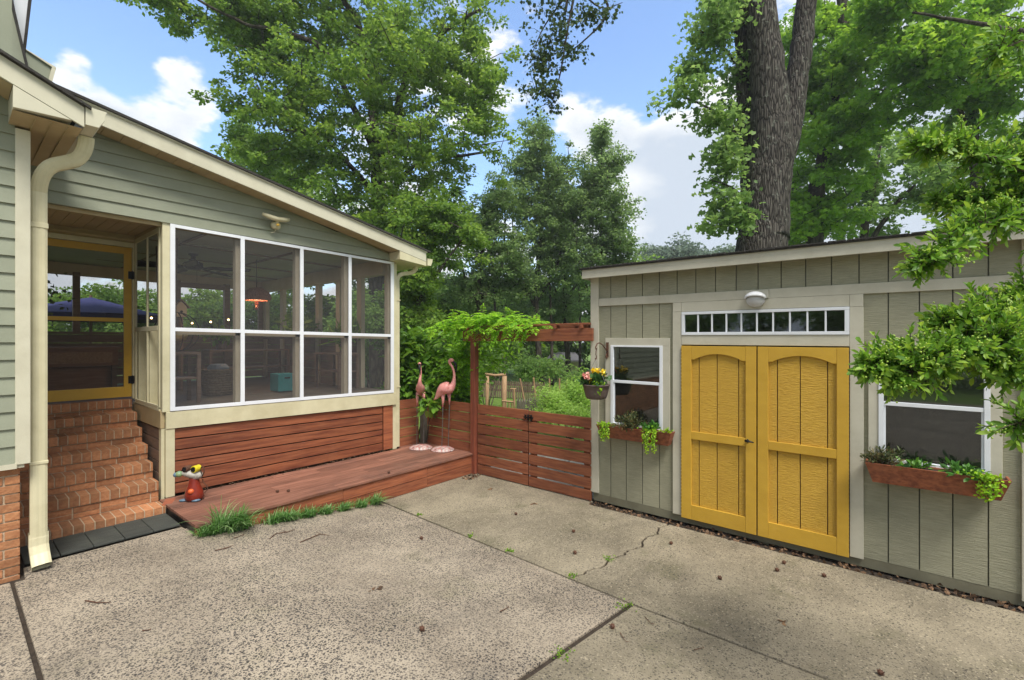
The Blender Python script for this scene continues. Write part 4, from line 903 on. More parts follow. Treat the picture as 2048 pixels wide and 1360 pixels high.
# doors
def sdoor(y0, y1, py0, py1, lab=None):
    """y0<y1 leaf extents, py0<py1 panel extents"""
    F0, F1 = SX - .045, SX - .022
    zb, zt = .078, 1.93
    mb = MB()
    mb.rnd(); mb.box(F0, F1, y0, py0, zb, zt); mb.rnd(); mb.box(F0, F1, py1, y1, zb, zt)
    mb.rnd(); mb.box(F0 + .001, F1, py0 + .0005, py1 - .0005, zb, .232); mb.rnd(); mb.box(F0 + .001, F1, py0 + .0005, py1 - .0005, .935, 1.018)
    # arched head rail
    c = (py0 + py1) / 2; hw = (py1 - py0) / 2; pts = [(py0 + .0005, zt - .001), (py0 + .0005, 1.785), (py0 + .035, 1.785)]
    for i in range(13):
        s = -1 + 2 * i / 12; pts.append((c + s * (hw - .05), 1.795 + .052 * (1 - s * s)))
    pts += [(py1 - .035, 1.785), (py1 - .0005, 1.785), (py1 - .0005, zt - .001)]
    mb.rnd(); mb.prism([(F0 + .001, y, z) for y, z in pts], (F1 - F0, 0, 0))
    d = mb.build('door', M['yellow'], shed, lab, bevel=.0025, fn=sf)
    mb = MB(); n = 3; e = .055; ys = [py0 - .01, py0 + e, py0 + e + (py1 - py0 - e) * .5 - .02, py1 - e * .3, py1 + .01]
    ys = [py0 - .01, py0 + .07, (py0 + py1) / 2 + .01, py1 - .075, py1 + .01]
    for a, b in zip(ys, ys[1:]): mb.rnd(); mb.box(SX - .021, SX - .006, a + .004, b - .004, .1, 1.90)
    mb.build('door_panel', M['yellow2'], d, fn=sf, bevel=.002)
    mb = MB(); mb.box(SX - .0055, SX + .01, y0 + .01, y1 - .01, .09, 1.92); mb.build('panel_back', M['rust'], d, fn=sf)
    return d
dL = sdoor(1.090, 1.826, 1.186, 1.720, 'left leaf of the yellow shed doors')
dR = sdoor(.348, 1.078, .437, .985, 'right leaf of the yellow shed doors')
mb = MB(); mb.smooth = True; mb.tube([(SX - .046, 1.165, .995), (SX - .075, 1.165, .995)], .012, 8); mb.tube([(SX - .074, 1.185, .998), (SX - .08, 1.15, .998), (SX - .074, 1.105, .99)], [.012, .010, .006], 8); mb.lathe((SX - .05, 1.165, .995), [(.001, -.02), (.02, 0), (.001, .02)], 8); mb.build('handle', M['black'], dL, fn=sf)
mb = MB()
for i in range(46):
    mb.box(SX - .04, SX - .026, 1.8265, 1.8305, .12 + i * .039, .145 + i * .039)
mb.build('hinge', M['black'], dL, fn=sf)
mb = MB()
for i in range(46): mb.box(SX - .04, SX - .026, .3435, .3475, .12 + i * .039, .145 + i * .039)
mb.build('hinge', M['black'], dR, fn=sf)
# transom
mb = MB(); ya, yb, za, zb = .345, 1.828, 2.046, 2.294
SBx = lambda a, b, c, d, x0=SX - .032, x1=SX + .01: mb.box(x0, x1, a, b, c, d)
SBx(ya, yb, za, za + .030); SBx(ya, yb, zb - .028, zb); SBx(ya, ya + .035, za + .031, zb - .029); SBx(yb - .03, yb, za + .031, zb - .029)
for i in range(1, 10): y = ya + .035 + i * (yb - ya - .065) / 10; mb.box(SX - .026, SX - .008, y - .007, y + .007, za + .031, zb - .029)
tr = mb.build('transom_window', M['white'], shed, bevel=.002, fn=sf)
mb = MB(); mb.quad((SX - .012, ya + .03, za + .02), (SX - .012, yb - .03, za + .02), (SX - .012, yb - .03, zb - .02), (SX - .012, ya + .03, zb - .02)); mb.build('pane', M['glass'], tr, fn=sf)
# sash windows
def window(c0, c1, ctop, g0, g1, gt, gb, mid, lab):
    mb = MB(); d0, d1 = SX - .022, SX
    mb.rnd(); mb.box(d0, d1, c0, g0 - .035, gb - .1, ctop - .088); mb.rnd(); mb.box(d0, d1, g1 + .035, c1, gb - .1, ctop - .088)
    mb.rnd(); mb.box(d0 - .001, d1, c0, c1, ctop - .087, ctop)
    w_ = mb.build('window', M['shedtrim'], shed, lab, bevel=.0025, fn=sf)
    mb = MB()
    mb.box(SX - .03, SX + .01, g0 - .0345, g0, gb - .04, gt + .02); mb.box(SX - .03, SX + .01, g1, g1 + .0345, gb - .04, gt + .02)
    mb.box(SX - .030, SX + .01, g0 + .0005, g1 - .0005, gt, gt + .02); mb.box(SX - .034, SX + .01, g0 + .0005, g1 - .0005, gb - .05, gb)
    mb.box(SX - .026, SX + .005, g0 + .0005, g1 - .0005, mid - .016, mid + .016)
    mb.box(SX - .018, SX + .005, g0 + .0005, g0 + .014, gb + .001, mid - .017); mb.box(SX - .018, SX + .005, g1 - .014, g1 - .0005, gb + .001, mid - .017)
    mb.build('window_frame', M['white'], w_, bevel=.002, fn=sf)
    mb = MB(); mb.quad((SX - .008, g0, gb), (SX - .008, g1, gb), (SX - .008, g1, gt), (SX - .008, g0, gt)); mb.build('pane', M['glass'], w_, fn=sf)
    mb = MB(); mb.quad((SX - .014, g0 + .012, gb), (SX - .014, g1 - .012, gb), (SX - .014, g1 - .012, mid - .016), (SX - .014, g0 + .012, mid - .016)); mb.build('insect_screen', M['wscreen'], w_, fn=sf)
window(1.962, 2.752, 2.012, 2.075, 2.645, 1.908, 1.005, 1.498, 'left shed window behind the hanging basket')
window(-.60, .212, 1.985, -.50, .108, 1.90, .995, 1.46, 'right shed window behind the leafy branch')
# things in the shed
shelf(6.6, 7.4, .2, 1.9, .11, 1.3, 'tall dark shelving seen dimly through the shed windows', 3, 'shelf', 'shelf_unit')
t = thing('lamp', 'old brass table lamp standing dimly inside the left shed window', 'lamp', (5.9, 2.2, .9))
mb = MB(); mb.smooth = True; mb.lathe((5.9, 2.2, .9), [(.09, 0), (.08, .03), (.03, .06), (.05, .16), (.02, .3), (.015, .42)], 12); mb.build('base', surf('old_brass', (.4, .28, .1), None, 5, metal=.6), t)
mb = MB(); mb.lathe((5.9, 2.2, 1.3), [(.15, 0), (.09, .16)], 16, cap=False); mb.build('lamp_shade', M['studs'], t)
t = shelf(5.6, 6.3, 1.95, 2.6, .11, .9, 'dark workbench inside the shed under the left window', 1, 'bench', 'workbench')
# wall light
t = thing('wall_light', 'round white dome light over the shed transom window', 'wall light', (SX - .02, 1.09, 2.44))
mb = MB(); SB(mb, .985, 1.19, 2.403, 2.484, .034); tag(mb.build('mounting_block', M['shedtrim'], t, bevel=.003, fn=sf), 'cream block'); 
mb = MB(); mb.smooth = True; mb.ball((SX - .05, 1.095, 2.39), (.055, .088, .072), 20, 12); mb.build('dome', surf('opal_plastic', (.55, .55, .55), None, 5, rough=.25), t, fn=sf)
mb = MB(); mb.smooth = True
n = 18; vs = []
for j in range(4):
    for i in range(n): a = math.pi * i / (n - 1); rr = [.090, .094, .092, .080][j]; vs.append((SX - .035 - [.005, .05, .075, .085][j] * (.55 + .45 * math.sin(a)), 1.095 + rr * math.cos(a), 2.400 + rr * .72 * math.sin(a) * [1, .95, .62, .40][j]))
mb.add(vs, [(j * n + i, j * n + i + 1, (j + 1) * n + i + 1, (j + 1) * n + i) for j in range(3) for i in range(n - 1)]); o = mb.build('eyelid_shield', surf('white_plastic', (.74, .75, .77), None, 5, rough=.3), t, fn=sf)
so_ = o.modifiers.new('s', 'SOLIDIFY'); so_.thickness = .006
# ================================================================== WINDOW BOXES AND PLANTS
def wbox(y0, y1, z1, z0, lab, xb=5.108, xf=4.945, ins=.05):
    t = thing('window_box', lab, 'window box', (5.05, (y0 + y1) / 2, z0), 'window boxes on the shed')
    th = .014; xl = xf + .045
    mb = MB(); mb.rnd(); mb.hexa([(xl, y0 + ins, z0), (xl, y1 - ins, z0), (xl + th, y1 - ins, z0), (xl + th, y0 + ins, z0), (xf, y0, z1), (xf, y1, z1), (xf + th, y1, z1), (xf + th, y0, z1)])
    mb.build('front_board', M['redwoodx'], t, bevel=.002)
    mb = MB()
    for s, y in ((1, y0), (-1, y1)):
        mb.rnd(); mb.hexa([(xl + th, y + s * ins, z0), (xb, y + s * ins, z0), (xb, y + s * (ins + th), z0), (xl + th, y + s * (ins + th), z0), (xf + th, y, z1), (xb, y, z1), (xb, y + s * th, z1), (xf + th, y + s * th, z1)])
    mb.box(xb - th, xb, y0 + ins, y1 - ins, z0, z1 - .002); mb.box(xl + th + .001, xb - th, y0 + ins + .02, y1 - ins - .02, z0, z0 + .012); mb.build('side_boards', M['redwoodx'], t, bevel=.002)
    mb = MB(); mb.hexa([(xf + .02, y0 + .02, z1 - .035), (xb - th - .001, y0 + .02, z1 - .035), (xb - th - .001, y1 - .02, z1 - .035), (xf + .02, y1 - .02, z1 - .035), (xf + .018, y0 + .018, z1 - .018), (xb - th - .001, y0 + .018, z1 - .016), (xb - th - .001, y1 - .018, z1 - .016), (xf + .018, y1 - .018, z1 - .018)]); mb.build('soil', M['soil'], t)
    return t
wbox(1.895, 2.80, .995, .845, 'red window box under the left shed window, hung beside the flower basket', xf=4.97)
wbox(-.628, .228, .965, .80, 'red window box under the right shed window')
def bush(name, c, r, n, size, mat, lab, seed, cat='plant', up=.6, shape='oval', width=1., stems=14, group=None, flat=.8, tilt=.6, stemm='bark3'):
    rg = np.random.default_rng(seed); t = thing(name, lab, cat, c, group); C0 = np.array(c)
    mb = MB(); P = []; A = []
    for i in range(stems):
        d = rg.normal(size=3); d[2] = abs(d[2]) + .5; d /= np.linalg.norm(d); L_ = r * rg.uniform(.6, 1.1) * np.array([1, 1, flat])
        e = C0 + d * L_; md = C0 + d * L_ * .5 + rg.normal(size=3) * r * .06
        mb.tube([C0, md, e], [.004 + r * .008, .003 + r * .004, .001 + r * .002], 5, cap=False)
        k = n // stems
        tt = rg.uniform(.25, 1.05, k); P.append(C0 + (e - C0) * tt[:, None] + rg.normal(size=(k, 3)) * r * .07); a = rg.normal(size=(k, 3)) * .8 + d * 1.0; a[:, 2] += up * .3; A.append(a)
    mb.build('stems', M[stemm], t)
    P = np.vstack(P); A = np.vstack(A); N_ = rg.normal(size=P.shape) * tilt; N_[:, 2] += 1
    V, Fc, rn = leaves(P, A, N_, size * rg.uniform(.6, 1.3, len(P)), rg.random(len(P)), shape, width); npmesh('leaves', V, Fc, rn, M[mat], t); return t
def trailing(name, c, wy, dx, drop, n, size, mat, lab, seed, lead=0.):
    """strands spilling over the rim at c (top rim point, going out by dx, down by drop)"""
    rg = np.random.default_rng(seed); t = thing(name, lab, 'trailing plant', c); mb = MB(); P = []; A = []
    for i in range(n):
        y = c[1] + rg.uniform(-wy, wy); L_ = drop * rg.uniform(.35, 1.0); x = c[0] + .04; o = dx * rg.uniform(.4, 1)
        pts = [(x, y + rg.normal() * .02, c[2] - .01), (c[0], y, c[2] + .025), (c[0] - o * .6, y + rg.normal() * .01, c[2] + .01)] + [(c[0] - o * (1 + .1 * k), y + rg.normal() * .006, c[2] - L_ * k / 5) for k in range(1, 6)]
        mb.tube(pts, .0016, 4, cap=False); pts = np.array(pts)
        m = int(10 + L_ * 90); u = np.linspace(0, len(pts) - 1.001, m); i0 = u.astype(int); f_ = (u - i0)[:, None]; q = pts[i0] * (1 - f_) + pts[i0 + 1] * f_
        P.append(q + rg.normal(size=q.shape) * .005); a = rg.normal(size=q.shape); a[:, 0] -= .5; a[:, 2] -= .2; A.append(a)
    m = 60; P.append(np.array(c) + rg.normal(size=(m, 3)) * np.array([.025, wy * .7, .014]) + np.array([0, 0, .02])); A.append(rg.normal(size=(m, 3)) + np.array([-.3, 0, .5]))
    P = np.vstack(P); A = np.vstack(A); N_ = rg.normal(size=P.shape) * .5; N_[:, 2] += .5; N_[:, 0] -= .9
    mb.build('stems', M['bark3'], t); V, Fc, rn = leaves(P, A, N_, size * rg.uniform(.6, 1.2, len(P)), rg.random(len(P)), 'oval', 1.6); npmesh('leaves', V, Fc, rn, M[mat], t)
bush('shrubby_herb', (5.04, 2.40, .975), .24, 800, .05, 'rosemary', 'bushy bronze green herb in the middle of the left window box', 41, stems=26, width=.5)
bush('leafy_herb', (5.03, 2.14, .975), .12, 170, .05, 'mint', 'small fresh green herb right of the bushy one in the left window box', 42, flat=.7)
trailing('trailing_plant', (4.965, 2.68, .99), .07, .035, .17, 16, .022, 'moneywort', 'chartreuse vine spilling over the left end of the left window box', 43)
trailing('trailing_plant', (4.965, 2.12, .985), .075, .035, .24, 20, .022, 'moneywort', 'long chartreuse vine hanging near the right end of the left window box', 44)
bush('small_vine', (5.02, 1.95, .975), .07, 110, .025, 'moneywort', 'little chartreuse tuft in the right corner of the left window box', 45)
bush('shrubby_herb', (5.03, .12, .945), .17, 520, .045, 'rosemary', 'bushy bronze tinted herb at the left end of the right window box', 46, stems=24, width=.5)
bush('leafy_herb', (5.02, -.10, .94), .11, 110, .055, 'mint', 'small green herb in the middle of the right window box', 47, flat=.7)
bush('leafy_herb', (5.02, -.37, .94), .14, 170, .055, 'mint', 'larger green herb under the lower right corner of the right shed window', 48, flat=.7)
trailing('trailing_plant', (4.95, -.50, .955), .07, .03, .15, 14, .026, 'moneywort', 'chartreuse vine hanging over the right end of the right window box', 49)
# hanging basket
t = thing('basket_bracket', 'rusty curled iron bracket screwed beside the left shed window', 'bracket', (5.11, 2.72, 1.87))
mb = MB(); mb.box(5.104, 5.114, 2.705, 2.735, 1.79, 1.97); mb.smooth = True; mb.tube([(5.105, 2.72, 1.80), (5.08, 2.72, 1.77), (5.07, 2.72, 1.80), (5.085, 2.72, 1.83)], .006, 6); mb.build('plate', M['rust'], t)
mb = MB(); mb.smooth = True; mb.tube([(5.10, 2.72, 1.86), (5.05, 2.72, 1.90), (4.98, 2.72, 1.945), (4.91, 2.72, 1.965), (4.86, 2.72, 1.955), (4.825, 2.72, 1.915), (4.83, 2.72, 1.89), (4.85, 2.72, 1.90)], .0065, 7)
mb.tube([(4.85, 2.72, 1.90), (4.835, 2.72, 1.87), (4.83, 2.72, 1.83), (4.845, 2.72, 1.80), (4.84, 2.72, 1.775), (4.82, 2.72, 1.775), (4.815, 2.72, 1.79)], .0055, 7); mb.build('hook', M['rust'], t)
bc = (4.84, 2.72, 1.315)
t = thing('hanging_basket', 'brown plastic hanging flower pot on an iron bracket by the shed corner', 'hanging pot', bc)
mb = MB(); mb.smooth = True; mb.lathe(bc, [(.095, 0), (.115, .01), (.125, .04), (.142, .10), (.152, .152), (.160, .155), (.160, .168), (.150, .17), (.146, .145)], 26); mb.build('pot', M['pot'], t)
mb = MB(); [mb.tube([(bc[0] + .15 * math.cos(a), bc[1] + .15 * math.sin(a), bc[2] + .165), (bc[0] - .02, bc[1], 1.775)], .0018, 4) for a in (.3, 2.4, 4.5)]; mb.build('hanger_wires', M['steel'], t)
bc2 = (4.84, 2.72, 1.45)
t = bush('begonia', bc2, .19, 230, .075, 'begonia', 'begonia with yellow and pink flowers filling the hanging pot', 51, cat='flower', stems=20, flat=.75, width=1.7)
rg = np.random.default_rng(52)
for nm, cs, m in (('yellow_flower', [(.02, .05, .18), (-.03, -.03, .19), (.05, -.06, .16), (-.02, .01, .13), (-.08, .04, .11), (.0, -.09, .18)], 'petal'), ('pink_flower', [(-.10, .10, .13), (-.02, .13, .10), (-.14, .03, .12), (-.05, .08, .15)], 'petalpink')):
    for c in cs:
        k = 22; P = np.array(bc2) + np.array(c) + rg.normal(size=(k, 3)) * .010; A = rg.normal(size=(k, 3)) + np.array([-.3, 0, .3]); N_ = rg.normal(size=(k, 3)) + np.array([-.4, 0, .8])
        V, Fc, rn = leaves(P, A, N_, np.full(k, .033), rg.random(k), 'oval', 2.2); npmesh(nm, V, Fc, rn, M[m], t)
trailing('trailing_plant', (4.77, 2.66, 1.475), .05, .03, .12, 9, .022, 'moneywort', 'short light green vine hanging from the right rim of the brown flower pot', 53)
# ================================================================== FLAMINGOS
def P3(px, py, base, fwd=0.):           # figure drawn in the upright plane through its base
    D = base[0] * CA + base[1] * SA
    return at(px, py, D) + FW * fwd
def flamingo(base, body, beak, legs, lab):
    t = thing('flamingo_statue', lab, 'flamingo statue', (base[0], base[1], .311), 'pink metal flamingos')
    mb = MB(); pts = [P3(x, y, base, f_) for x, y, f_, r in body]; rad = [r for *_, r in body]
    mb.smooth = True; o, rr = [], []
    for i in range(len(pts) - 1):
        p0, p1, p2, p3 = pts[max(i - 1, 0)], pts[i], pts[i + 1], pts[min(i + 2, len(pts) - 1)]
        for k in range(4):
            s = k / 4; o.append(.5 * ((2 * p1) + (p2 - p0) * s + (2 * p0 - 5 * p1 + 4 * p2 - p3) * s * s + (3 * p1 - p0 - 3 * p2 + p3) * s ** 3)); rr.append(rad[i] + (rad[i + 1] - rad[i]) * s)
    o.append(pts[-1]); rr.append(rad[-1]); mb.tube(o, rr, 16)
    for lg in legs: mb.tube([P3(x, y, base, f_) for x, y, f_, r in lg[:3]], [r for *_, r in lg[:3]], 10)
    mb.build('body', M['pink'], t)
    mb = MB(); mb.smooth = True; mb.tube([P3(x, y, base, f_) for x, y, f_, r in beak], [r for *_, r in beak], 10); mb.build('beak', M['black'], t)
    for lg in legs: mb = MB(); mb.tube([P3(x, y, base, f_) for x, y, f_, r in lg[2:]], [r for *_, r in lg[2:]], 7); mb.build('leg', M['steel'], t)
    mb = MB(); mb.smooth = True; mb.lathe((base[0], base[1], .311), [(.185, 0), (.18, .012), (.13, .035), (.06, .05), (.001, .055)], 26); mb.build('base_plate', M['basemix'], t)
    return t
B2 = (4.92, 5.44)
flamingo(B2, [(868, 800, .02, .006), (873, 795, .02, .028), (880, 785, .01, .062), (887, 778, 0, .092), (894, 776, 0, .098), (900, 776, 0, .080), (905.5, 770, 0, .045), (908, 760, 0, .026), (908.5, 750, 0, .0195), (907, 741, 0, .0175), (904, 733, 0, .0175), (900, 727, 0, .020), (899.5, 722.5, 0, .027), (903, 720, 0, .030), (907, 722, 0, .022)],
         [(905, 722, 0, .018), (909.5, 726, 0, .021), (912.5, 733, 0, .020), (912, 740, 0, .013), (910, 745, 0, .004)],
         [[(886, 786, 0, .035), (886, 800, 0, .022), (885.5, 814, 0, .009), (885, 850, 0, .006), (883.5, 895, 0, .006)], [(897, 786, .05, .035), (898, 799, .05, .020), (898, 810, .05, .009), (897, 850, .04, .006), (896, 893, .03, .006)]],
         'pink metal flamingo in side view, head turned down to the right')
B1 = (4.79, 5.80)
flamingo(B1, [(838, 797, .20, .006), (839, 790, .14, .035), (840, 781, .06, .062), (841, 777, -.02, .072), (842, 772, -.09, .058), (843, 765, -.14, .032), (844, 757, -.16, .020), (844.5, 748, -.14, .017), (844, 739, -.12, .016), (843, 731, -.12, .019), (842.8, 727, -.14, .024), (843.2, 727, -.17, .022)],
         [(843.2, 727, -.16, .018), (844, 733, -.19, .019), (845, 741, -.20, .013), (845.5, 748, -.19, .004)],
         [[(836, 785, 0, .032), (834.5, 800, 0, .019), (834, 811, 0, .008), (834, 850, 0, .005), (833.5, 890, 0, .005)], [(846, 785, .03, .032), (847, 798, .03, .018), (847, 809, .03, .008), (847, 850, .03, .005), (846.5, 889, .02, .005)]],
         'pink metal flamingo seen end on, next to the porch downspout')
# metal dog figure on the deck
fb = (1.70, 5.74); t = thing('garden_figure', 'painted metal creature with goggles and red body standing on the deck', 'garden ornament', (fb[0], fb[1], .311))
q = lambda px, py, f_=0.: P3(px, py, fb, f_)
mb = MB(); mb.smooth = True; mb.tube([q(389, 1001), q(389, 995), q(388, 983), q(388, 970), q(388, 958), q(388, 953)], [.06, .088, .082, .056, .045, .04], 18); mb.build('body', M['terrared'], t)
mb = MB(); mb.ball(q(391, 979, -.07), .028, 12, 8); mb.build('belly_ball', M['orange'], t, smooth=True)
mb = MB(); mb.smooth = True; mb.tube([q(371, 943, -.05), q(376, 944, -.04), q(384, 947, -.02), q(393, 950, 0), q(400, 951, .01), q(404, 952, .01)], [.022, .034, .042, .046, .038, .012], 14); mb.build('head', M['white2'], t)
mb = MB(); mb.ball(q(366.5, 945, -.06), (.036, .036, .032), 12, 8); mb.build('nose', M['green'], t, smooth=True)
mb = MB(); mb.ball(q(361, 946, -.07), .025, 10, 7); mb.build('nose_tip', M['blue'], t, smooth=True)
for (px, py, r, m, dx) in ((378, 935.5, .031, 'rust', -.05), (393, 936.5, .036, 'yel', -.03)):
    a = q(px, py, dx - .02); b = q(px + 2.5, py, dx + .05)
    mb = MB(); mb.tube([a, b], r, 16); e = mb.build('goggle', M[m], t, bevel=.003, smooth=False)
    mb = MB(); mb.tube([a - FW * .004, a - FW * .001], r * .72, 16); mb.build('lens', M['black'], e)
mb = MB(); mb.smooth = True; mb.tube([q(404, 953), q(408, 945), q(408, 936), q(404, 932), q(401, 938), q(403, 950)], .006, 6); mb.build('ear', M['rust'], t)
mb = MB(); mb.smooth = True; mb.tube([q(396, 990, .03), q(404, 988, .04), (q(411, 981, .04)), q(408, 973, .04), q(402, 967, .04), q(400, 960, .04)], .005, 6); mb.build('tail', M['rust'], t)
for px, py in ((374, 1001), (398, 1003)): mb = MB(); c = q(px, py, -.05); mb.ball((c.x, c.y, .325), (.045, .03, .014), 10, 6, rot=Matrix.Rotation(R(-30), 3, 'Z')); mb.build('foot', M['blue'], t, smooth=True)
# ================================================================== GROUND LITTER
random.seed(77)
def gz(px, py): 
    z = 0
    for _ in range(8): p = gnd(px, py, z); z = g(p.x)
    return p
ball_src = None
for px, py, lab in ((843, 1079, 'round brown seed ball on the pebbled slab below the grass border'), (844, 1262, 'round brown seed ball alone in the lower middle of the pebbled slab'), (1032, 1030, 'small seed ball on the smooth slab in front of the gate'), (1147, 1065, 'seed ball on the smooth slab nearer the shed, upper of two'), (1150, 1108, 'seed ball on the smooth slab just above the crack'), (1225, 1257, 'seed ball at the slab corner below the joint crossing'), (1342, 1089, 'seed ball just right of the long crack'), (1568, 1128, 'dark seed ball in front of the right door leaf'), (1554, 1143, 'smaller seed ball beside the one in front of the doors'), (1648, 1154, 'seed ball below the right edge of the yellow doors'), (1761, 1350, 'seed ball at the lower right edge of the slab'), (1440, 1159, 'seed ball in front of the left door leaf')):
    p = gz(px, py)
    if ball_src is None:
        mb = MB(); mb.rnd(); me = []
        mb.ball((0, 0, .015), .016, 9, 6)
        for k in range(26):
            d = rv().normalized(); mb.tube([Vector((0, 0, .015)) + d * .012, Vector((0, 0, .015)) + d * .023], [.003, .0008], 4)
        ball_src = o = mb.build('seed_ball', M['rust'])
    else: o = ball_src.copy(); COL.objects.link(o)
    o.location = p; o.rotation_euler = (0, 0, px); tag(o, lab, 'seed ball', 'seed balls fallen on the concrete')
for (px, py), z, lab in (((577, 984), .311, 'right of two seed balls on the deck boards'), ((555, 985), .311, 'left of two seed balls on the deck boards'), ((778, 947), .311, 'seed ball on the front edge of the deck')):
    o = ball_src.copy(); COL.objects.link(o); o.location = gnd(px, py, z); tag(o, lab, 'seed ball', 'seed balls on the deck')
def twig(pts, lab, r=.004, z=None):
    mb = MB(); q = [(gz(*p) if z is None else gnd(*p, z)) + Vector((0, 0, .005 + random.random() * .006)) for p in pts]
    mb.tube(q, [r] * (len(q) - 1) + [r * .4], 5)
    a, b = q[0], q[-1]; mid = q[len(q) // 2]; d = (b - a); mb.tube([mid, mid + Vector((-d.y, d.x, .01)) * .25], [r * .7, r * .3], 4)
    return tag(mb.build('twig', M['rust']), lab, 'twig', 'twigs on the concrete')
twig([(430, 1102), (452, 1098), (468, 1092)], 'dark twig on the pebbled slab in front of the big grass clump')
twig([(468, 1078), (488, 1071)], 'short twig right beside the grass clump')
twig([(540, 1078), (552, 1068), (575, 1066), (590, 1060)], 'forked twig in front of the grass border')
twig([(600, 1086), (620, 1078), (640, 1070), (660, 1072)], 'longest twig below the grass border')
twig([(170, 1203), (195, 1208), (222, 1206)], 'thick dark twig on the left of the pebbled slab')
twig([(285, 1263), (300, 1261)], 'tiny twig in the lower left of the pebbled slab')
twig([(1000, 1226), (1018, 1216)], 'short twig right of the middle of the pebbled slab')
twig([(1290, 1236), (1303, 1250)], 'short twig just below the joint crossing on the right slab', .003)
twig([(1388, 1303), (1408, 1298)], 'short twig near the lower right, on the right slab', .003)
twig([(1240, 1268), (1252, 1286)], 'thin curved twig beside the joint in the lower right', .003)
twig([(345, 1017), (365, 1014)], 'twig lying on the left end of the deck', .003, .311)
def leaf1(px, py, s, m, lab, z=None):
    p = (gz(px, py) if z is None else gnd(px, py, z)) + Vector((0, 0, .008)); rg = np.random.default_rng(int(px)); n = 3
    V, Fc, rn = leaves(np.array([p] * n) + rg.normal(size=(n, 3)) * [.012, .012, .002], rg.normal(size=(n, 3)) * [1, 1, .15], rg.normal(size=(n, 3)) * .3 + [0, 0, 1], np.full(n, s), rg.random(n), 'star')
    tag(npmesh('fallen_leaf', V, Fc, rn, M[m]), lab, 'leaf', 'fallen leaves on the concrete')
leaf1(755, 1180, .05, 'litter', 'pale fallen leaf in the middle of the pebbled slab'); leaf1(1570, 1248, .05, 'litter', 'pale fallen leaf on the right slab'); leaf1(1068, 1008, .05, 'litter', 'light fallen leaf in front of the gate'); leaf1(985, 978, .05, 'litter', 'fallen leaf by the foot of the pergola post')
leaf1(480, 1060, .06, 'litter', 'orange fallen leaf tucked under the grass clump'); leaf1(520, 940, .05, 'litter', 'fallen leaf on the deck near the red boards', .311)
rg = np.random.default_rng(3); n = 520
P = np.stack([rg.uniform(5.015, 5.20, n), rg.uniform(-.9, 2.95, n), rg.uniform(-.015, .012, n)], 1); A = rg.normal(size=(n, 3)); A[:, 2] *= .4; N_ = rg.normal(size=(n, 3)) * .7; N_[:, 2] += 1
P2 = np.stack([rg.uniform(4.8, 5.05, 60), rg.uniform(4.75, 4.93, 60), rg.uniform(0, .012, 60)], 1)
P3_ = np.stack([rg.uniform(1.7, 4.4, 260), rg.uniform(5.98, 6.05, 260), rg.uniform(.313, .33, 260)], 1)
P = np.vstack([P, P2, P3_]); k = len(P); A = rg.normal(size=(k, 3)); A[:, 2] *= .4; N_ = rg.normal(size=(k, 3)) * .7; N_[:, 2] += 1
V, Fc, rn = leaves(P, A, N_, np.where(np.arange(k) < n + 60, rg.uniform(.02, .05, k), rg.uniform(.01, .022, k)), rg.random(k), 'diamond', 1.3)
tag(npmesh('leaf_litter', V, Fc, rn, M['litter']), 'brown leaf litter gathered along the foot of the shed and deck wall', 'leaf litter', kind='stuff')
rg = np.random.default_rng(13)
for i, (px, py, s, lab) in enumerate(((838, 1030, .022, 'tiny weed at the top of the slab joint near the deck'), (940, 1073, .025, 'small weed second along the slab joint from the deck'), (1019, 1102, .03, 'small weed halfway down the slab joint'), (1219, 1119, .055, 'green weed growing in the jagged crack'), (1143, 1152, .035, 'weed where the crack meets the joint'), (1251, 1214, .05, 'weed at the crossing of the joints'), (1124, 1311, .045, 'yellow green weed in the joint at the bottom of the picture'))):
    p = gz(px, py); n = 40
    P = np.array(p) + rg.normal(size=(n, 3)) * [s * .7, s * .7, s * .15] + [0, 0, .006]; A = rg.normal(size=(n, 3)); A[:, 2] = abs(A[:, 2]) * .5
    V, Fc, rn = leaves(P, A, rg.normal(size=(n, 3)) * .5 + [0, 0, 1], np.full(n, .016), rg.random(n), 'diamond', 1.4); o = npmesh('weed', V, Fc, rn, M['bright']); tag(o, lab, 'weed', 'weeds in the joints')
# grass border
def clump(c, r, n, hgt, lab, seed, mat='liriope', name='grass_clump', cat='ornamental grass', group='grass clumps along the deck', wdt=.0045, lean=(0, -.6)):
    rg = np.random.default_rng(seed); t = thing(name, lab, cat, c, group); c = np.array(c)
    a = rg.uniform(0, 2 * math.pi, n); L_ = hgt * rg.uniform(.5, 1.15, n); out = rg.uniform(.25, 1.0, n)
    dx = np.cos(a) * out + lean[0] * .5; dy = np.sin(a) * out + lean[1] * .5
    K = 6; V = np.zeros((n, K, 2, 3)); s = np.stack([-np.sin(a), np.cos(a), np.zeros(n)], 1)
    b0 = c + np.stack([rg.normal(size=n) * r * .35, rg.normal(size=n) * r * .22, np.zeros(n)], 1)
    for k in range(K):
        u = k / (K - 1); hz = L_ * (u - .62 * out * u * u) ; ho = L_ * (u ** 1.6) * .85
        p = b0 + np.stack([dx * ho, dy * ho, np.maximum(hz, -.0)], 1); wv = wdt * (1 - u) ** .6 + .0008
        V[:, k, 0] = p + s * wv; V[:, k, 1] = p - s * wv
    V = V.reshape(-1, 3); f = []
    base = (np.arange(n) * K * 2)[:, None]
    Fc = np.concatenate([base + np.array([[2 * k, 2 * k + 1, 2 * k + 3, 2 * k + 2]]) for k in range(K - 1)], 0)
    npmesh('blades', V, Fc, np.repeat(rg.random(n), K * 2), M[mat], t); return t
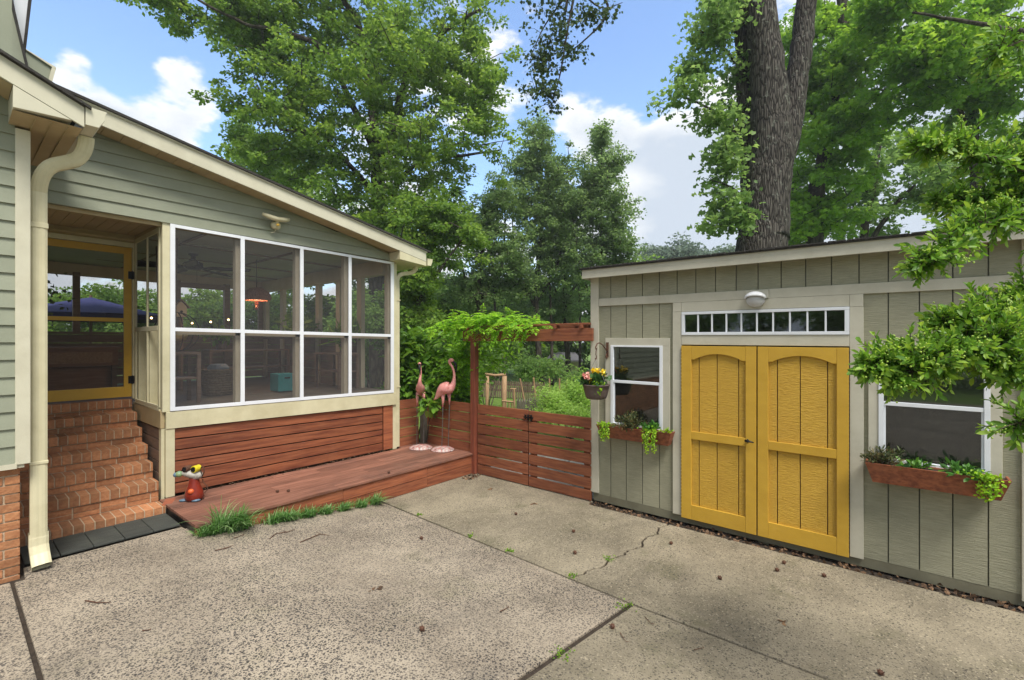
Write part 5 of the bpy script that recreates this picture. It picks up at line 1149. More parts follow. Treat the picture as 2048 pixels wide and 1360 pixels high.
for i, (px, py, r, n, h, lab) in enumerate(((472, 1036, .15, 280, .23, 'largest and tallest grass clump at the left end of the deck front'), (418, 1052, .11, 150, .14, 'low grass clump at the front left corner of the deck'), (440, 1030, .08, 50, .34, 'thin tall grass tuft behind the corner clump'), (548, 1036, .11, 120, .14, 'first low grass clump right of the bare gap'), (578, 1024, .10, 120, .15, 'second low grass clump right of the bare gap'), (615, 1017, .11, 120, .13, 'third low grass clump right of the bare gap'), (650, 1010, .11, 120, .12, 'fourth low grass clump right of the bare gap'), (688, 1002, .11, 120, .12, 'fifth low grass clump right of the bare gap'), (722, 994, .10, 110, .12, 'sixth low grass clump right of the bare gap'), (752, 986, .08, 90, .17, 'last grass clump, where the border ends by the slab joint'))):
    d_ = ray(px, py); X_ = 4.90 * d_.x / d_.y; clump((X_, 4.90, g(X_) - .01), r, int(n * 1.5), h * 1.25, lab, 100 + i)
# ================================================================== PLANTING BEYOND THE FENCE
def mass(name, lab, cat, blobs, per, lsize, mat, seed, shape='oval', cr=.16, ncl=60, width=1., barkm='bark3', base=None, group=None, droop=.15, tilt=.7, sub=9, twr=.006, stems=4):
    px, py, rx, ry, D, dd, wt = blobs[0]; b = base or at(px, HY + F * H / D, D); b = Vector((b[0], b[1], 0))
    limbs = []
    for (px, py, rx, ry, D, dd, wt) in blobs:
        c = at(px, py, D)
        for k in range(max(1, stems // len(blobs))):
            e = c + RT * random.uniform(-.5, .5) * rx * D / F; limbs.append(([b + RT * random.uniform(-.1, .1), (b + e) / 2 + RT * random.uniform(-.1, .1), e], twr * 3, twr))
    return tree(name, lab, cat, b, limbs, blobs, per, lsize, M[mat], M[barkm], seed, cr, shape, group, twr, sub, ncl, .8, width, 6, droop, tilt)
random.seed(5)
mass('broadleaf_shrub', 'dense broad leaved shrub with glossy bright leaves behind the slat fence', 'shrub', [(835, 735, 40, 58, 8.6, .3, 1.2), (880, 745, 45, 58, 8.6, .3, 1.2), (920, 745, 28, 65, 8.5, .3, .7), (815, 695, 18, 30, 8.6, .2, .3), (850, 790, 50, 30, 8.4, .2, .5)], 30, .17, 'bigleaf', 61, cr=.22, ncl=52, width=.95, droop=.05)
mass('broadleaf_sprig', 'leafy sprig leaning through the fence corner between the flamingos', 'shrub', [(862, 808, 10, 12, 7.35, .06, 1)], 9, .15, 'bigleaf', 62, cr=.08, ncl=3, stems=1, base=at(862, 900, 8.0))
# wisteria: pinnate leaves on arching shoots
def wisteria():
    rg = np.random.default_rng(71); t = thing('wisteria_vine', 'bright green wisteria heaped over the pergola beam', 'vine', (5.1, 5.0, 0)); mb = MB()
    P = []; A = []; N_ = []; S_ = []
    def frond(p, d, L_, k=6):
        d = d / np.linalg.norm(d); tip = p + d * L_; s = np.cross(d, [0, 0, 1.]); s /= np.linalg.norm(s) + 1e-6
        for j in range(k):
            u = (j + 1) / k; q = p + d * L_ * u - np.array([0, 0, 1]) * L_ * .35 * u * u
            for sg in (-1, 1): P.append(q); A.append(d * .5 + s * sg * .9 + np.array([0, 0, -.35])); N_.append(np.array([0, 0, 1.]) + rg.normal(size=3) * .25); S_.append(.055 * (1.15 - .5 * u))
        P.append(q); A.append(d + np.array([0, 0, -.6])); N_.append(np.array([0, 0, 1.])); S_.append(.055)
        mb.tube([p, (p + q) / 2 + np.array([0, 0, L_ * .04]), q], [.002, .0015, .001], 3, cap=False)
    n = 0
    for i in range(330):
        y = rg.uniform(3.75, 5.6); h = .21 * max(0, 1 - ((y - 4.75) / 1.0) ** 2) ** .7 + .04
        x = rg.normal(5.22, .22); z = 2.14 + rg.random() ** .6 * h
        d = rg.normal(size=3) * [1, 1.0, .35] + [-.35, 0, .1]; frond(np.array([x, y, z]), d, rg.uniform(.12, .26))
    for i in range(24):                      # hanging over the beam and beside the post
        y = rg.uniform(3.75, 5.25); x = 5.04; frond(np.array([x, y, 2.16]), np.array([-.35, rg.normal() * .3, -.75]), rg.uniform(.12, .26))
    for i in range(330):
        a = rg.random(); p = np.array([5.45, 5.15 + .75 * a, 2.12 - a * .9]) + rg.normal(size=3) * [.10, .14, .12]; frond(p, rg.normal(size=3) * [1, 1, .4], rg.uniform(.12, .22))
    for i in range(34): p = np.array([5.4, 4.80, 1.80]) + rg.normal(size=3) * [.10, .12, .15]; frond(p, rg.normal(size=3) * [1, 1, .4], rg.uniform(.10, .2))
    for c in range(5): yy = 4.6 + c * .18; mb.tube([(5.16, 5.02, .05), (5.18, 5.04, 1.0), (5.17, 5.0, 2.0), (5.12, yy, 2.22), (5.1, yy - .3, 2.3)], [.016, .013, .01, .007, .004], 6)
    mb.tube([(5.12, 4.75, 2.4), (5.1, 4.72, 2.62), (5.1, 4.66, 2.76), (5.1, 4.60, 2.83)], [.003, .003, .002, .001], 4)
    mb.build('stems', M['bark3'], t); n = len(P)
    V, Fc, rn = leaves(np.array(P), np.array(A), np.array(N_), np.array(S_) * rg.uniform(.8, 1.2, n) * 1.25, rg.random(n), 'oval', 1.0); npmesh('leaves', V, Fc, rn, M['lime'], t)
wisteria()
def gclump(px, D, r, n, h, lab, seed, mat='bright', name='daylily'):
    c = at(px, HY + F * H / D, D); return clump((c.x, c.y, 0), r, n, h, lab, seed, mat, name, 'perennial', 'strap leaved perennials', .016, (0, 0))
mass('garden_shrub', 'leafy green shrub behind the daylilies, left of the log frame', 'shrub', [(975, 720, 30, 50, 11, .6, 1), (1010, 690, 35, 40, 13, .6, .8)], 40, .11, 'under', 66, cr=.28, ncl=40)
mass('garden_shrub', 'green shrub beneath the far outbuilding, right of the stakes', 'shrub', [(1060, 735, 40, 22, 19, .8, .8), (1100, 735, 40, 18, 20, .8, .8)], 50, .15, 'under', 67, cr=.35, ncl=40)
gclump(985, 8.2, .35, 170, 1.15, 'strap leaved daylily clump right behind the pergola post', 201)
gclump(1012, 9.0, .3, 120, .9, 'second smaller daylily clump beside the log frame', 202)
mass('garden_shrub', 'light green twiggy garden shrub filling the view over the right gate leaf', 'shrub', [(1140, 800, 52, 30, 9.6, .7, 1.4), (1165, 780, 32, 35, 9.8, .6, 1), (1100, 800, 32, 30, 9.4, .6, 1), (1080, 835, 28, 14, 8.4, .4, .5), (1160, 840, 50, 18, 8.6, .4, .8)], 60, .055, 'garden', 63, cr=.2, ncl=45, width=1.)
mass('garden_shrub', 'dark green shrub behind the log frame and stakes', 'shrub', [(1150, 758, 20, 14, 12.5, .4, 1)], 40, .07, 'under', 64, cr=.2, ncl=20)
mass('dark_shrub', 'dark evergreen shrub seen through the last porch screen', 'shrub', [(745, 640, 50, 50, 13.2, .8, 1), (700, 660, 50, 40, 13.5, .8, .7), (790, 650, 30, 50, 13.2, .6, .6)], 60, .12, 'under', 68, cr=.35, ncl=50)
# log frame, stakes, pickets
t = thing('log_arch', 'rough bare log frame of two posts and a crossbar in the back garden', 'garden arch', at(990, 880, 9.5).xy.to_3d())
for px, r in ((974, .05), (1008, .07)):
    mb = MB(); mb.smooth = True; mb.tube([at(px - 3, 880, 9.5), at(px, 810, 9.5), at(px + 1, 752, 9.5)], r * .7, 8); mb.build('post', M['log'], t)
mb = MB(); mb.smooth = True; mb.tube([at(970, 748, 9.5), at(990, 751, 9.5), at(1012, 749, 9.5)], .028, 7); mb.build('crossbar', M['log'], t)
t = thing('trellis', 'small pale lattice frame standing beside the log arch', 'trellis', at(1018, 890, 9.2).xy.to_3d())
mb = MB(); mb.tube([at(1004, 802, 9.2), at(1030, 804, 9.2)], .02, 5); mb.tube([at(1021, 778, 9.2), at(1032, 778, 9.2)], .015, 5); mb.build('rail', M['log'], t)
t['kind'] = ''
del t['kind']
for px in (1006, 1012, 1018, 1024, 1029): mb = MB(); mb.tube([at(px, 802, 9.2), at(px, 880, 9.2)], .014, 5); mb.build('slat', M['log'], t)
mb = MB(); mb.tube([at(1028, 778, 9.2), at(1030, 880, 9.2)], .025, 6); mb.build('post', M['log'], t)
for i, (a, b, lab) in enumerate((((1040, 757), (1047, 792), 'leaning wooden stake nearest the log frame'), ((1067, 755), (1071, 795), 'upright wooden stake, second from the log frame'), ((1099, 757), (1099, 780), 'third thin stake from the log frame, in the shrub'), ((1119, 757), (1119, 780), 'fourth thin stake from the log frame, in the shrub'), ((1134, 760), (1134, 780), 'last thin stake, nearest the shed'))):
    mb = MB(); A_ = at(*a, 10.5); B_ = at(*b, 10.5); dn = (B_ - A_); dn = dn * ((A_.z) / max(.01, A_.z - B_.z)); mb.tube([A_, A_ + dn], .02, 6); tag(mb.build('garden_stake', M['log']), lab, 'stake', 'wooden stakes in the back garden')
def pickets(x0, x1, D0, D1, n, ztop, m, lab, arch=0.):
    a = at(x0, 800, D0); b = at(x1, 800, D1); t = thing('picket_fence', lab, 'picket fence', (a.x, a.y, 0)); d = (b - a); d.z = 0; L_ = d.length; d.normalize(); s = Vector((-d.y, d.x, 0))
    mb = MB()
    for i in range(n):
        u = (i + .5) / n; c = a + d * L_ * u; c.z = 0; h = ztop + arch * (2 * u - 1) ** 2; w_ = L_ / n * .3; mb.rnd()
        mb.prism([c - d * w_, c + d * w_, c + d * w_ + UP * (h - .05), c + UP * h, c - d * w_ + UP * (h - .05)], s * .02)
    mb.build('pickets', M[m], t); mb = MB(); 
    for z in (.22, ztop * .72): mb.prism([Vector((a.x, a.y, z)) + s * .021, Vector((b.x, b.y, z)) + s * .021, Vector((b.x, b.y, z + .06)) + s * .021, Vector((a.x, a.y, z + .06)) + s * .021], s * .03)
    mb.build('rails', M[m], t)
pickets(1034, 1105, 9.0, 11.5, 17, .78, 'greywood', 'grey picket fence with a dipped top line behind the gate', .12)
pickets(960, 1090, 17, 16, 34, .60, 'darkwood', 'dark low picket fence farther back under the trees')
# far shed and fence
t = thing('far_shed', 'tan neighbouring outbuilding with grey roof far behind the trees', 'outbuilding', at(1135, 750, 27).xy.to_3d())
def fx(px, py, D): return at(px, py, D)
mb = MB(); mb.prism([fx(1100, 722, 27), fx(1162, 722, 27), fx(1162, 755, 27), fx(1100, 755, 27)], FW * 3); mb.build('wall', M['farwall'], t)
mb = MB(); mb.prism([fx(1090, 723, 26.6), fx(1166, 723, 26.6), fx(1150, 707, 28.5), fx(1105, 707, 28.5)], UP * .08); mb.build('roof', surf('grey_shingle_roof', (.14, .135, .15), None, 10), t)
t = MB()
for i in range(30): t.rnd(); a = at(1090 + i * 4.2, 748, 24); b = at(1093.6 + i * 4.2, 748, 24); t.prism([a, b, Vector((b.x, b.y, 0)), Vector((a.x, a.y, 0))], FW * .03)
tag(t.build('board_fence', M['greywood']), 'grey board fence far back at the right of the garden', 'fence')
# ================================================================== TREES
def W(px, py, D): return at(px, py, D)
def B0(px, D): p = at(px, 700, D); return Vector((p.x, p.y, 0))
tree('maple_tree', 'tall spreading yellow green tree rising behind the porch roof', 'tree', B0(757, 16),
     [([B0(757, 16), W(757, 560, 16), W(758, 420, 16), W(756, 330, 16)], .33, .22), ([W(756, 330, 16), W(748, 260, 16), W(722, 65, 16), W(683, -10, 15.5), W(640, -160, 15)], .17, .05), ([W(756, 330, 16), W(786, 262, 15.6), W(800, 200, 15.4), W(825, 125, 15), W(890, 62, 14.6), W(960, 20, 14.5)], .18, .04), ([W(748, 300, 16), W(700, 200, 15.5), W(646, 99, 14.5), W(560, 62, 14), W(490, 47, 13.5), W(380, -10, 13)], .12, .03),
      ([W(757, 400, 16), W(700, 330, 15), W(640, 270, 14.5), W(560, 260, 14)], .10, .03), ([W(757, 430, 16), W(830, 330, 15.5), W(930, 310, 15), W(1000, 300, 14.8)], .09, .025), ([W(751, 290, 16), W(755, 120, 17), W(770, -80, 17)], .13, .05)],
     [(700, 60, 150, 90, 16, 3, 1.6), (560, 60, 110, 70, 15, 2, 1), (480, 20, 90, 40, 14, 1.5, .55), (350, 12, 75, 22, 13.5, 1, .3), (900, 90, 120, 90, 15.5, 2.5, 1.2), (960, 200, 60, 60, 15, 1.5, .45), (760, 200, 170, 90, 15.5, 3, 1.6), (560, 200, 90, 70, 15.5, 2, .8), (620, 310, 120, 80, 15, 2.2, 1.1), (850, 330, 130, 90, 15, 2.5, 1.1), (520, 330, 50, 70, 16, 2, .5), (740, 430, 130, 80, 15.5, 2.5, 1), (860, 470, 90, 70, 14.5, 2, .7), (700, 520, 120, 60, 17, 2, .7), (800, -120, 260, 120, 16, 3, 1.2), (560, -90, 140, 80, 15, 2, .5)],
     78, .125, M['maple'], M['bark2'], 301, cr=.36, ncl=120, sub=16, twr=.010, flat=.45, tilt=1.1)
tree('maple_tree', 'paler green tree farther back left of the tall one', 'tree', B0(560, 24), [([B0(560, 24), W(565, 480, 24), W(560, 330, 24)], .28, .1), ([W(565, 470, 24), W(520, 380, 24), W(500, 290, 24)], .1, .04), ([W(565, 450, 24), W(640, 380, 24)], .1, .04)],
     [(560, 340, 90, 80, 24, 3, 1), (500, 320, 40, 60, 24, 2, .4), (600, 440, 120, 70, 23, 3, 1), (700, 500, 90, 60, 23, 2.5, .8), (490, 400, 40, 40, 24, 2, .3)], 90, .15, M['maple'], M['bark2'], 302, cr=.5, ncl=80, sub=14, tilt=1.1)
tree('young_tree', 'drooping yellow green tree just right of the porch eave', 'tree', B0(835, 13), [([B0(835, 13), W(838, 620, 13), W(842, 540, 13), W(850, 440, 13)], .12, .04), ([W(838, 600, 13), W(880, 540, 12.8), W(930, 470, 12.6)], .06, .02), ([W(838, 590, 13), W(820, 520, 13)], .05, .02)],
     [(840, 480, 50, 60, 13, 1.2, 1), (900, 440, 45, 30, 12.7, 1, .6), (940, 480, 25, 18, 12.6, .6, .22), (835, 580, 45, 60, 13, 1.2, .9), (850, 650, 40, 40, 12.8, 1, .6)], 80, .10, M['maple'], M['bark2'], 303, cr=.28, ncl=80, sub=12, tilt=1.1)
dk = [(965, 405, [(965, 460, 55, 60), (950, 570, 65, 50), (1000, 400, 35, 45), (1020, 520, 45, 60)], 20, 'dark green tree between the tall tree and the twin tops'), (1078, 240, [(1078, 285, 26, 42), (1050, 330, 36, 36), (1108, 350, 40, 42), (1065, 400, 60, 50), (1095, 470, 75, 65), (1050, 560, 80, 55)], 21, 'slender dark tree with the highest thin top, left of two'), (1200, 250, [(1203, 275, 13, 30), (1225, 330, 26, 34), (1190, 360, 40, 36), (1160, 410, 45, 45), (1215, 430, 45, 55), (1190, 520, 80, 60), (1240, 480, 26, 45)], 20.5, 'slender dark tree next to the shed roof with a feathery top'), (1135, 380, [(1135, 420, 55, 55), (1140, 530, 75, 65), (1110, 620, 80, 40)], 23, 'smaller dark tree filling the gap between the twin tops')]
for i, (px, tp, bl, D, lab) in enumerate(dk):
    base = B0(px + (i % 2) * 8 - 4, D)
    tree('slender_tree', lab, 'tree', base, [([base, W(px - 6, 600, D), W(px + 4, 450, D), W(px, tp, D)], .15, .025), ([W(px - 5, 620, D), W(px - 40, 540, D), W(px - 55, 430, D)], .07, .02), ([W(px - 3, 600, D), W(px + 40, 520, D), W(px + 45, 400, D)], .07, .02), ([base + RT * .5, W(px + 25, 650, D), W(px + 20, 520, D)], .09, .03)],
         [(a, b, rx, ry, D, 1.2, .35 + rx * ry / 4200) for a, b, rx, ry in bl], 50, .12, M['oak'], M['bark2'], 310 + i, cr=.33, ncl=150, sub=40, tilt=1.1, group='slender dark trees behind the garden', droop=.35)
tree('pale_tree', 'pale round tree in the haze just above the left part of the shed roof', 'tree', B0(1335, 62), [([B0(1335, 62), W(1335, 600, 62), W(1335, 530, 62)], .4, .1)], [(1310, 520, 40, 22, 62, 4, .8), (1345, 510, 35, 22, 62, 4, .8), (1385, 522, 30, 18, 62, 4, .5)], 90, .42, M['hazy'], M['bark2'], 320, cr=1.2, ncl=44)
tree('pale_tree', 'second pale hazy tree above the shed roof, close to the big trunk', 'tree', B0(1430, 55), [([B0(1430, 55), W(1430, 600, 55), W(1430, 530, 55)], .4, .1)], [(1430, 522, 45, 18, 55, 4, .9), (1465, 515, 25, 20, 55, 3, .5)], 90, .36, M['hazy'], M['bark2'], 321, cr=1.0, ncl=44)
tree('rounded_tree', 'mid green tree before the pale ones at the left end of the shed roof', 'tree', B0(1275, 36), [([B0(1275, 36), W(1275, 620, 36), W(1275, 560, 36)], .3, .1)], [(1265, 555, 50, 26, 36, 3, 1), (1230, 600, 50, 40, 34, 3, 1), (1310, 545, 40, 14, 36, 2, .5)], 80, .26, M['maple'], M['bark2'], 322, cr=.8, ncl=40)
# understorey wall of shade trees
random.seed(40)
for i, (px, D, top, rx, lab) in enumerate(((-60, 20, 600, 80, 'leafy shade tree seen through the left of the screen door'), (70, 22, 585, 80, 'shade tree behind the screen door'), (190, 21, 580, 75, 'shade tree seen beyond the navy umbrella'), (310, 22, 585, 75, 'shade tree behind the corner of the porch room'), (420, 21, 590, 70, 'shade tree seen through the first porch screen'), (530, 22, 590, 70, 'shade tree seen through the second porch screen'), (640, 21, 590, 70, 'shade tree seen through the third porch screen'), (740, 20, 590, 60, 'shade tree seen through the fourth porch screen'), (800, 22, 600, 60, 'dark understorey tree beside the porch corner'), (880, 25, 610, 60, 'dark understorey tree behind the broad leaved shrub'), (960, 27, 625, 65, 'dark understorey tree behind the pergola post'), (1040, 29, 620, 65, 'dark understorey tree above the middle of the pergola beam'), (1120, 31, 625, 60, 'dark understorey tree behind the right half of the pergola beam'), (1190, 30, 620, 55, 'dark understorey tree at the shed corner'), (1250, 34, 620, 60, 'dark understorey tree hidden partly by the shed'))):
    base = B0(px, D); h = 660 if px < 780 else 690
    tree('shade_tree', lab, 'tree', base, [([base, W(px, 690, D), W(px + random.uniform(-15, 15), top + 30, D)], .14, .05), ([W(px, 700, D), W(px + 30, 640, D)], .06, .03), ([W(px, 705, D), W(px - 30, 645, D)], .06, .03)],
         [(px, top + 35, rx * .8, 40, D, 2, 1), (px - 20, top + 85, rx, 45, D, 2.2, 1), (px + 20, top + 130, rx, 30, D, 2, .6)] if px < 780 else [(px, top - 20, rx * .8, 40, D, 2, 1), (px - 15, top + 40, rx, 40, D, 2.2, 1), (px + 20, top + 90, rx, 22, D, 1.6, .4)],
         80, .17 * D / 24, M['under'] if px > 780 or i % 2 else M['maple'], M['bark2'], 330 + i, cr=.5 * D / 24, ncl=80, sub=20, tilt=1.1, group='shade trees behind the garden', twr=.014)
# big trunk behind the shed
g0 = lambda px, D: B0(px, D)
D = 10.
tree('giant_tree', 'huge furrowed trunk dividing into stems right behind the shed', 'tree', g0(1522, D),
     [([g0(1522, D), W(1521, 620, D), W(1522, 500, D), W(1530, 420, D), W(1537, 350, D)], .60, .40), ([W(1527, 480, D), W(1536, 370, D), W(1543, 290, D), W(1540, 200, D), W(1530, 100, D), W(1520, 0, D), W(1512, -160, D)], .49, .24), ([W(1545, 370, D), W(1572, 290, 10.05), W(1590, 190, 10.1), W(1604, 90, 10.1), W(1614, 0, 10.1), W(1634, -150, 10.1)], .26, .18), ([W(1515, 460, 10.1), W(1503, 360, 10.4), W(1496, 260, 10.5), W(1489, 140, 10.5), W(1483, 0, 10.5), W(1478, -150, 10.5)], .25, .13),
      ([W(1483, 0, 10.5), W(1400, -90, 9.5), W(1280, -110, 9), W(1160, -60, 8.6), W(1130, 30, 8.5)], .10, .02), ([W(1160, -60, 8.6), W(1215, 10, 8.5), W(1190, 60, 8.5), W(1120, 120, 8.5)], .03, .008), ([W(1500, 300, 10.3), W(1440, 230, 10), W(1370, 195, 9.8)], .05, .012), ([W(1496, 150, 10.4), W(1440, 90, 10), W(1400, 60, 9.8)], .05, .012), ([W(1510, 440, 10.2), W(1470, 380, 9.8), W(1420, 360, 9.6)], .04, .01), ([W(1515, 470, 9.8), W(1480, 440, 9.5), W(1450, 450, 9.4)], .03, .008)],
     [(1450, 30, 45, 60, 10.4, .8, .8), (1470, 250, 30, 60, 10.6, .5, .5), (1420, 60, 50, 65, 10, .8, .9), (1390, 130, 28, 28, 9.8, .5, .3), (1380, 195, 60, 14, 9.8, .5, .35), (1420, 240, 45, 18, 9.8, .5, .35), (1450, 310, 32, 40, 9.8, .5, .55), (1440, 400, 42, 30, 9.6, .5, .45), (1470, 440, 35, 24, 9.4, .4, .35), (1460, 170, 40, 50, 10.6, .5, .5), (1420, 455, 14, 12, 9.4, .2, .08)],
     11, .105, M['under'], M['bark'], 350, cr=.34, ncl=100, shape='star', twr=.007, limb_n=28, sub=12, width=1.1)
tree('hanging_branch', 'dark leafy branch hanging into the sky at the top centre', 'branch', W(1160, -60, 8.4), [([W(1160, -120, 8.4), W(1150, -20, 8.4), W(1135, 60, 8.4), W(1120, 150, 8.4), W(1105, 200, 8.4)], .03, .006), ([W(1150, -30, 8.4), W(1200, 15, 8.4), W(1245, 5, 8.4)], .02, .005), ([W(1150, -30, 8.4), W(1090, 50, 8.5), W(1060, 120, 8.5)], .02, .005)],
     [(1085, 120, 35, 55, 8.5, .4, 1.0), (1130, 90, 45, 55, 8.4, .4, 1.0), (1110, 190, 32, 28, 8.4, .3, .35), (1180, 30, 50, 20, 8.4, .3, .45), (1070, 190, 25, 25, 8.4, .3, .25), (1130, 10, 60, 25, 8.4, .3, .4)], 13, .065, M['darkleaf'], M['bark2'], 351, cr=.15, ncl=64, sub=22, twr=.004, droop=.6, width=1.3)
# trees on the right
tree('bright_maple', 'bright green maple with a dark leaning trunk right of the giant tree', 'tree', g0(1630, 15),
     [([g0(1628, 15), W(1630, 420, 15), W(1642, 350, 15), W(1653, 290, 15), W(1672, 200, 15), W(1690, 92, 15), W(1684, 0, 15), W(1680, -100, 15)], .26, .13), ([W(1690, 92, 15), W(1730, 45, 14.5), W(1765, 0, 14)], .12, .05), ([W(1672, 190, 15), W(1740, 60, 14), W(1800, -10, 13.5)], .07, .03), ([W(1653, 300, 15), W(1620, 220, 15), W(1600, 150, 15)], .06, .02), ([W(1640, 370, 15), W(1700, 280, 14.6), W(1790, 180, 14.2)], .06, .02)],
     [(1620, 60, 70, 70, 15.5, 1.6, 1.0), (1640, 170, 80, 70, 15, 1.6, 1.2), (1660, 290, 85, 70, 14.6, 1.6, 1.2), (1640, 410, 90, 60, 15, 1.6, 1.1), (1740, 230, 60, 60, 15, 1.5, .6), (1760, 60, 80, 60, 14.5, 1.6, .8), (1600, 460, 60, 40, 15, 1, .6)],
     50, .135, M['bright'], M['bark2'], 360, cr=.34, ncl=80, sub=14, shape='star', twr=.010, flat=.5, tilt=1.)
tree('bright_maple', 'yellow green maple canopy filling the upper right corner', 'tree', g0(1960, 13),
     [([g0(1960, 13), W(1955, 400, 13), W(1945, 250, 13), W(1960, 100, 13), W(1980, -50, 13)], .16, .08), ([W(1990, 52, 9.5), W(1900, 38, 9.5), W(1825, 25, 9.5)], .045, .018), ([W(1945, 260, 13), W(1880, 160, 12.5), W(1820, 90, 12)], .06, .02), ([W(2060, 70, 9.7), W(1990, 52, 9.5)], .055, .045)],
     [(1830, 60, 90, 60, 12.5, 1.5, 1.1), (1940, 60, 100, 70, 12, 1.5, 1.3), (2040, 120, 80, 80, 12, 1.5, 1.0), (1860, 170, 90, 50, 12.5, 1.5, .9), (1950, 200, 70, 60, 13, 1.3, .7), (2040, 260, 60, 80, 13, 1.3, .7), (1900, 120, 120, 60, 11.5, 1.2, .9), (1780, 20, 70, 40, 12, 1.2, .6), (1940, -80, 160, 60, 12, 2, .9)],
     42, .12, M['bright'], M['bark2'], 361, cr=.32, ncl=80, sub=14, shape='star', twr=.008, flat=.5, tilt=1.)
tree('shade_tree', 'thin darker tree with forked grey trunk above the right part of the shed roof', 'tree', g0(1735, 18), [([g0(1735, 18), W(1728, 480, 18), W(1745, 400, 18), W(1760, 280, 18), W(1800, 190, 18)], .17, .06), ([W(1745, 478, 17.5), W(1790, 410, 17.3), W(1830, 370, 17)], .10, .04), ([W(1745, 400, 18), W(1700, 330, 18)], .06, .02)],
     [(1740, 400, 80, 60, 18, 2, .8), (1800, 300, 90, 60, 18, 2, .8), (1880, 380, 90, 60, 17, 2, .9), (1790, 450, 100, 40, 18, 2, .6), (1900, 290, 90, 60, 18, 2, .7), (2000, 400, 80, 70, 17, 2, .7)], 55, .16, M['under'], M['bark2'], 362, cr=.5, ncl=42, shape='star', group='trees behind the shed')
tree('shade_tree', 'darker leafy tree between the giant trunk and the bright maple', 'tree', g0(1590, 17), [([g0(1590, 17), W(1588, 430, 17), W(1585, 340, 17)], .18, .08)], [(1600, 340, 60, 80, 17.5, 1.5, .9), (1600, 200, 60, 80, 17.5, 1.5, .7), (1585, 450, 40, 40, 17, 1, .5)], 55, .15, M['under'], M['bark2'], 363, cr=.5, ncl=42, shape='star', group='trees behind the shed')
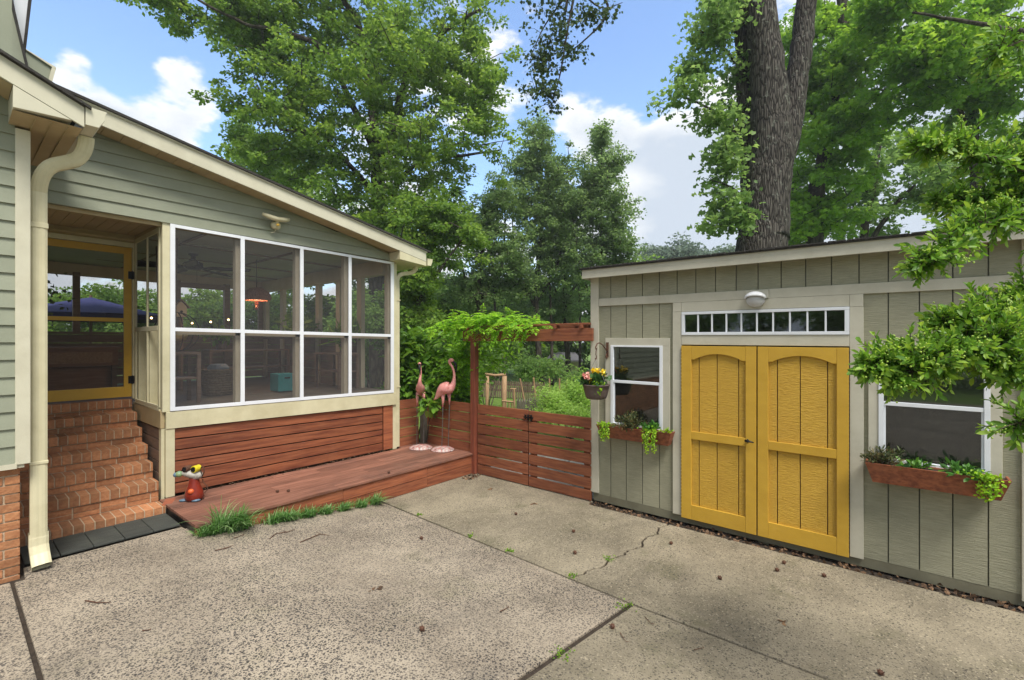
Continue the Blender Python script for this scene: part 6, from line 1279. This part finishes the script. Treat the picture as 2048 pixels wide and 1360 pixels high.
# ================================================================== NEAR BRANCHES AT THE RIGHT
def near_shrub():
    rg = np.random.default_rng(401); D = 1.95
    b = at(2330, 1400, D); root = Vector((b.x, b.y, g(b.x)))
    t = thing('foreground_shrub', 'glossy green shrub with pale berry clusters reaching in from the right edge', 'shrub', root); mb = MB(); P = []; A = []; N_ = []; S_ = []; TP = []; BR = MB()
    mains = [[(2330, 1100, 2.0), (2200, 820, 2.0), (2060, 715, 1.98), (1930, 695, 1.95), (1820, 720, 1.92), (1740, 735, 1.9)],
             [(2330, 1000, 2.1), (2180, 740, 2.05), (2060, 660, 2.05), (1960, 640, 2.0), (1890, 650, 1.98)],
             [(2330, 1000, 2.0), (2200, 780, 1.9), (2080, 700, 1.9), (1980, 690, 1.88), (1880, 720, 1.87), (1800, 755, 1.86)],
             [(2300, 900, 2.0), (2160, 660, 2.2), (2080, 600, 2.2), (2020, 600, 2.15)],
             [(2200, 800, 2.0), (2120, 750, 1.9), (2050, 740, 1.88), (1990, 735, 1.85)],
             [(2330, 900, 2.1), (2200, 600, 2.1), (2090, 450, 2.1), (1990, 440, 2.05), (1900, 490, 2.0), (1840, 530, 2.0)],
             [(2200, 600, 2.1), (2110, 380, 2.15), (2010, 330, 2.15), (1930, 300, 2.1), (1850, 290, 2.1)],
             [(2110, 380, 2.15), (2050, 390, 2.2), (1960, 400, 2.2), (1880, 400, 2.2)],
             [(2330, 500, 2.1), (2180, 200, 2.1), (2080, 90, 2.1), (2010, 95, 2.1), (1990, 110, 2.1)],
             [(2200, 820, 2.0), (2120, 860, 1.85), (2060, 840, 1.8), (2035, 850, 1.8)]]
    dens = [4.6, 4.6, 3.6, 3.8, 3.4, 2.6, 3.2, 3.0, .8, .8]
    for mi, mpts in enumerate(mains):
        pts = [at(*p) for p in mpts]
        if mi in (0, 1, 5, 8): mb.smooth = True; mb.tube([root + UP * .02, (root + pts[0]) / 2 + RT * .05, pts[0]], [.022, .018, .012], 8)
        o, rr = limb_tubes(mb, pts, .011, .003, 7)
        o = [np.array(q) for q in o]; n = len(o)
        for i in range(int(n * .28), n):
            if np.dot(o[i] - np.array((0, 0, H)), np.array(FW)) < .5: continue
            for k in range(max(1, int(4.0 * dens[mi] * rg.uniform(.6, 1.4)))):
                fd = o[min(i + 1, n - 1)] - o[max(i - 1, 0)]; fd /= np.linalg.norm(fd)
                d = fd * .9 + rg.normal(size=3) * [.9, .9, 1.0] + [0, 0, .15]; d /= np.linalg.norm(d); L_ = rg.uniform(.05, .15) * (.55 if i > n - 4 else 1)
                s = o[i]; e = s + d * L_
                mb.tube([s, (s + e) / 2 + rg.normal(size=3) * .004, e], [.0026, .002, .0012], 4, cap=False)
                m = int(6 + L_ * 62)
                for j in range(m):
                    u = (j + 1) / m; ang = j * 2.4; q = s + (e - s) * u; a_ = np.cross(d, [0, 0, 1.]); a_ /= np.linalg.norm(a_) + 1e-6; b_ = np.cross(d, a_)
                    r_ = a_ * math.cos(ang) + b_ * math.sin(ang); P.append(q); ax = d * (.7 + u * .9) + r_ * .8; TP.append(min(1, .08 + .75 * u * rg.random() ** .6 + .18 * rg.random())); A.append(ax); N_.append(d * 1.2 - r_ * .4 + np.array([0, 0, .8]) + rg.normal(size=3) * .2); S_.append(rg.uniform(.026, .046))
                if rg.random() < .22:
                    for j in range(9): c = e + rg.normal(size=3) * .010; BR.rnd(); BR.ball(c, .0042, 5, 4)
    mb.build('branches', M['bark3'], t); n = len(P)
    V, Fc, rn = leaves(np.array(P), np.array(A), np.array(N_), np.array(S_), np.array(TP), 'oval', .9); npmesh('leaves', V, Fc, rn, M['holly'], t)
    BR.build('berries', surf('pale_green_berry', (.36, .48, .08), (.28, .40, .06), 20, rough=.4), t, smooth=True)
near_shrub()

for i, (x, y, lab) in enumerate(((-15, 9, 'garden tree across the drive, mirrored in the left shed window'), (-16, 2, 'garden tree across the drive, mirrored in the transom panes'), (-15, -6, 'garden tree across the drive, mirrored in the right shed window'))):
    rg = np.random.default_rng(500 + i); t = thing('garden_tree', lab, 'tree', (x, y, .19)); mb = MB(); mb.tube([(x, y, .19), (x + .1, y, 2), (x, y + .2, 5)], [.25, .2, .1], 8); mb.build('trunk', M['bark2'], t)
    cen = np.array((x, y, 3.6)) + rg.normal(size=(150, 3)) * [1.4, 2.6, 1.7]; cen[:, 2] = np.maximum(cen[:, 2], .5)
    V, Fc, rn = cluster_leaves(rg, cen, rg.uniform(.5, 1, 150), 60, .28, 'diamond'); npmesh('crown', V, Fc, rn, M['under'], t)
# ================================================================== HAZE
def haze(dens=.0014):
    m = bpy.data.materials.new('haze'); m.use_nodes = True; nt = m.node_tree; nt.nodes.clear()
    o = nt.nodes.new('ShaderNodeOutputMaterial'); v = nt.nodes.new('ShaderNodeVolumePrincipled'); v.inputs['Density'].default_value = dens; v.inputs['Color'].default_value = (.92, .95, 1, 1); v.inputs['Anisotropy'].default_value = .2
    nt.links.new(v.outputs[0], o.inputs['Volume'])
    mb = MB(); mb.box(-410, 410, -410, 610, -1.1, 24); ob = mb.build('haze', m); ob['kind'] = 'stuff'; ob['label'] = 'thin humid haze in the air over the garden'
haze()
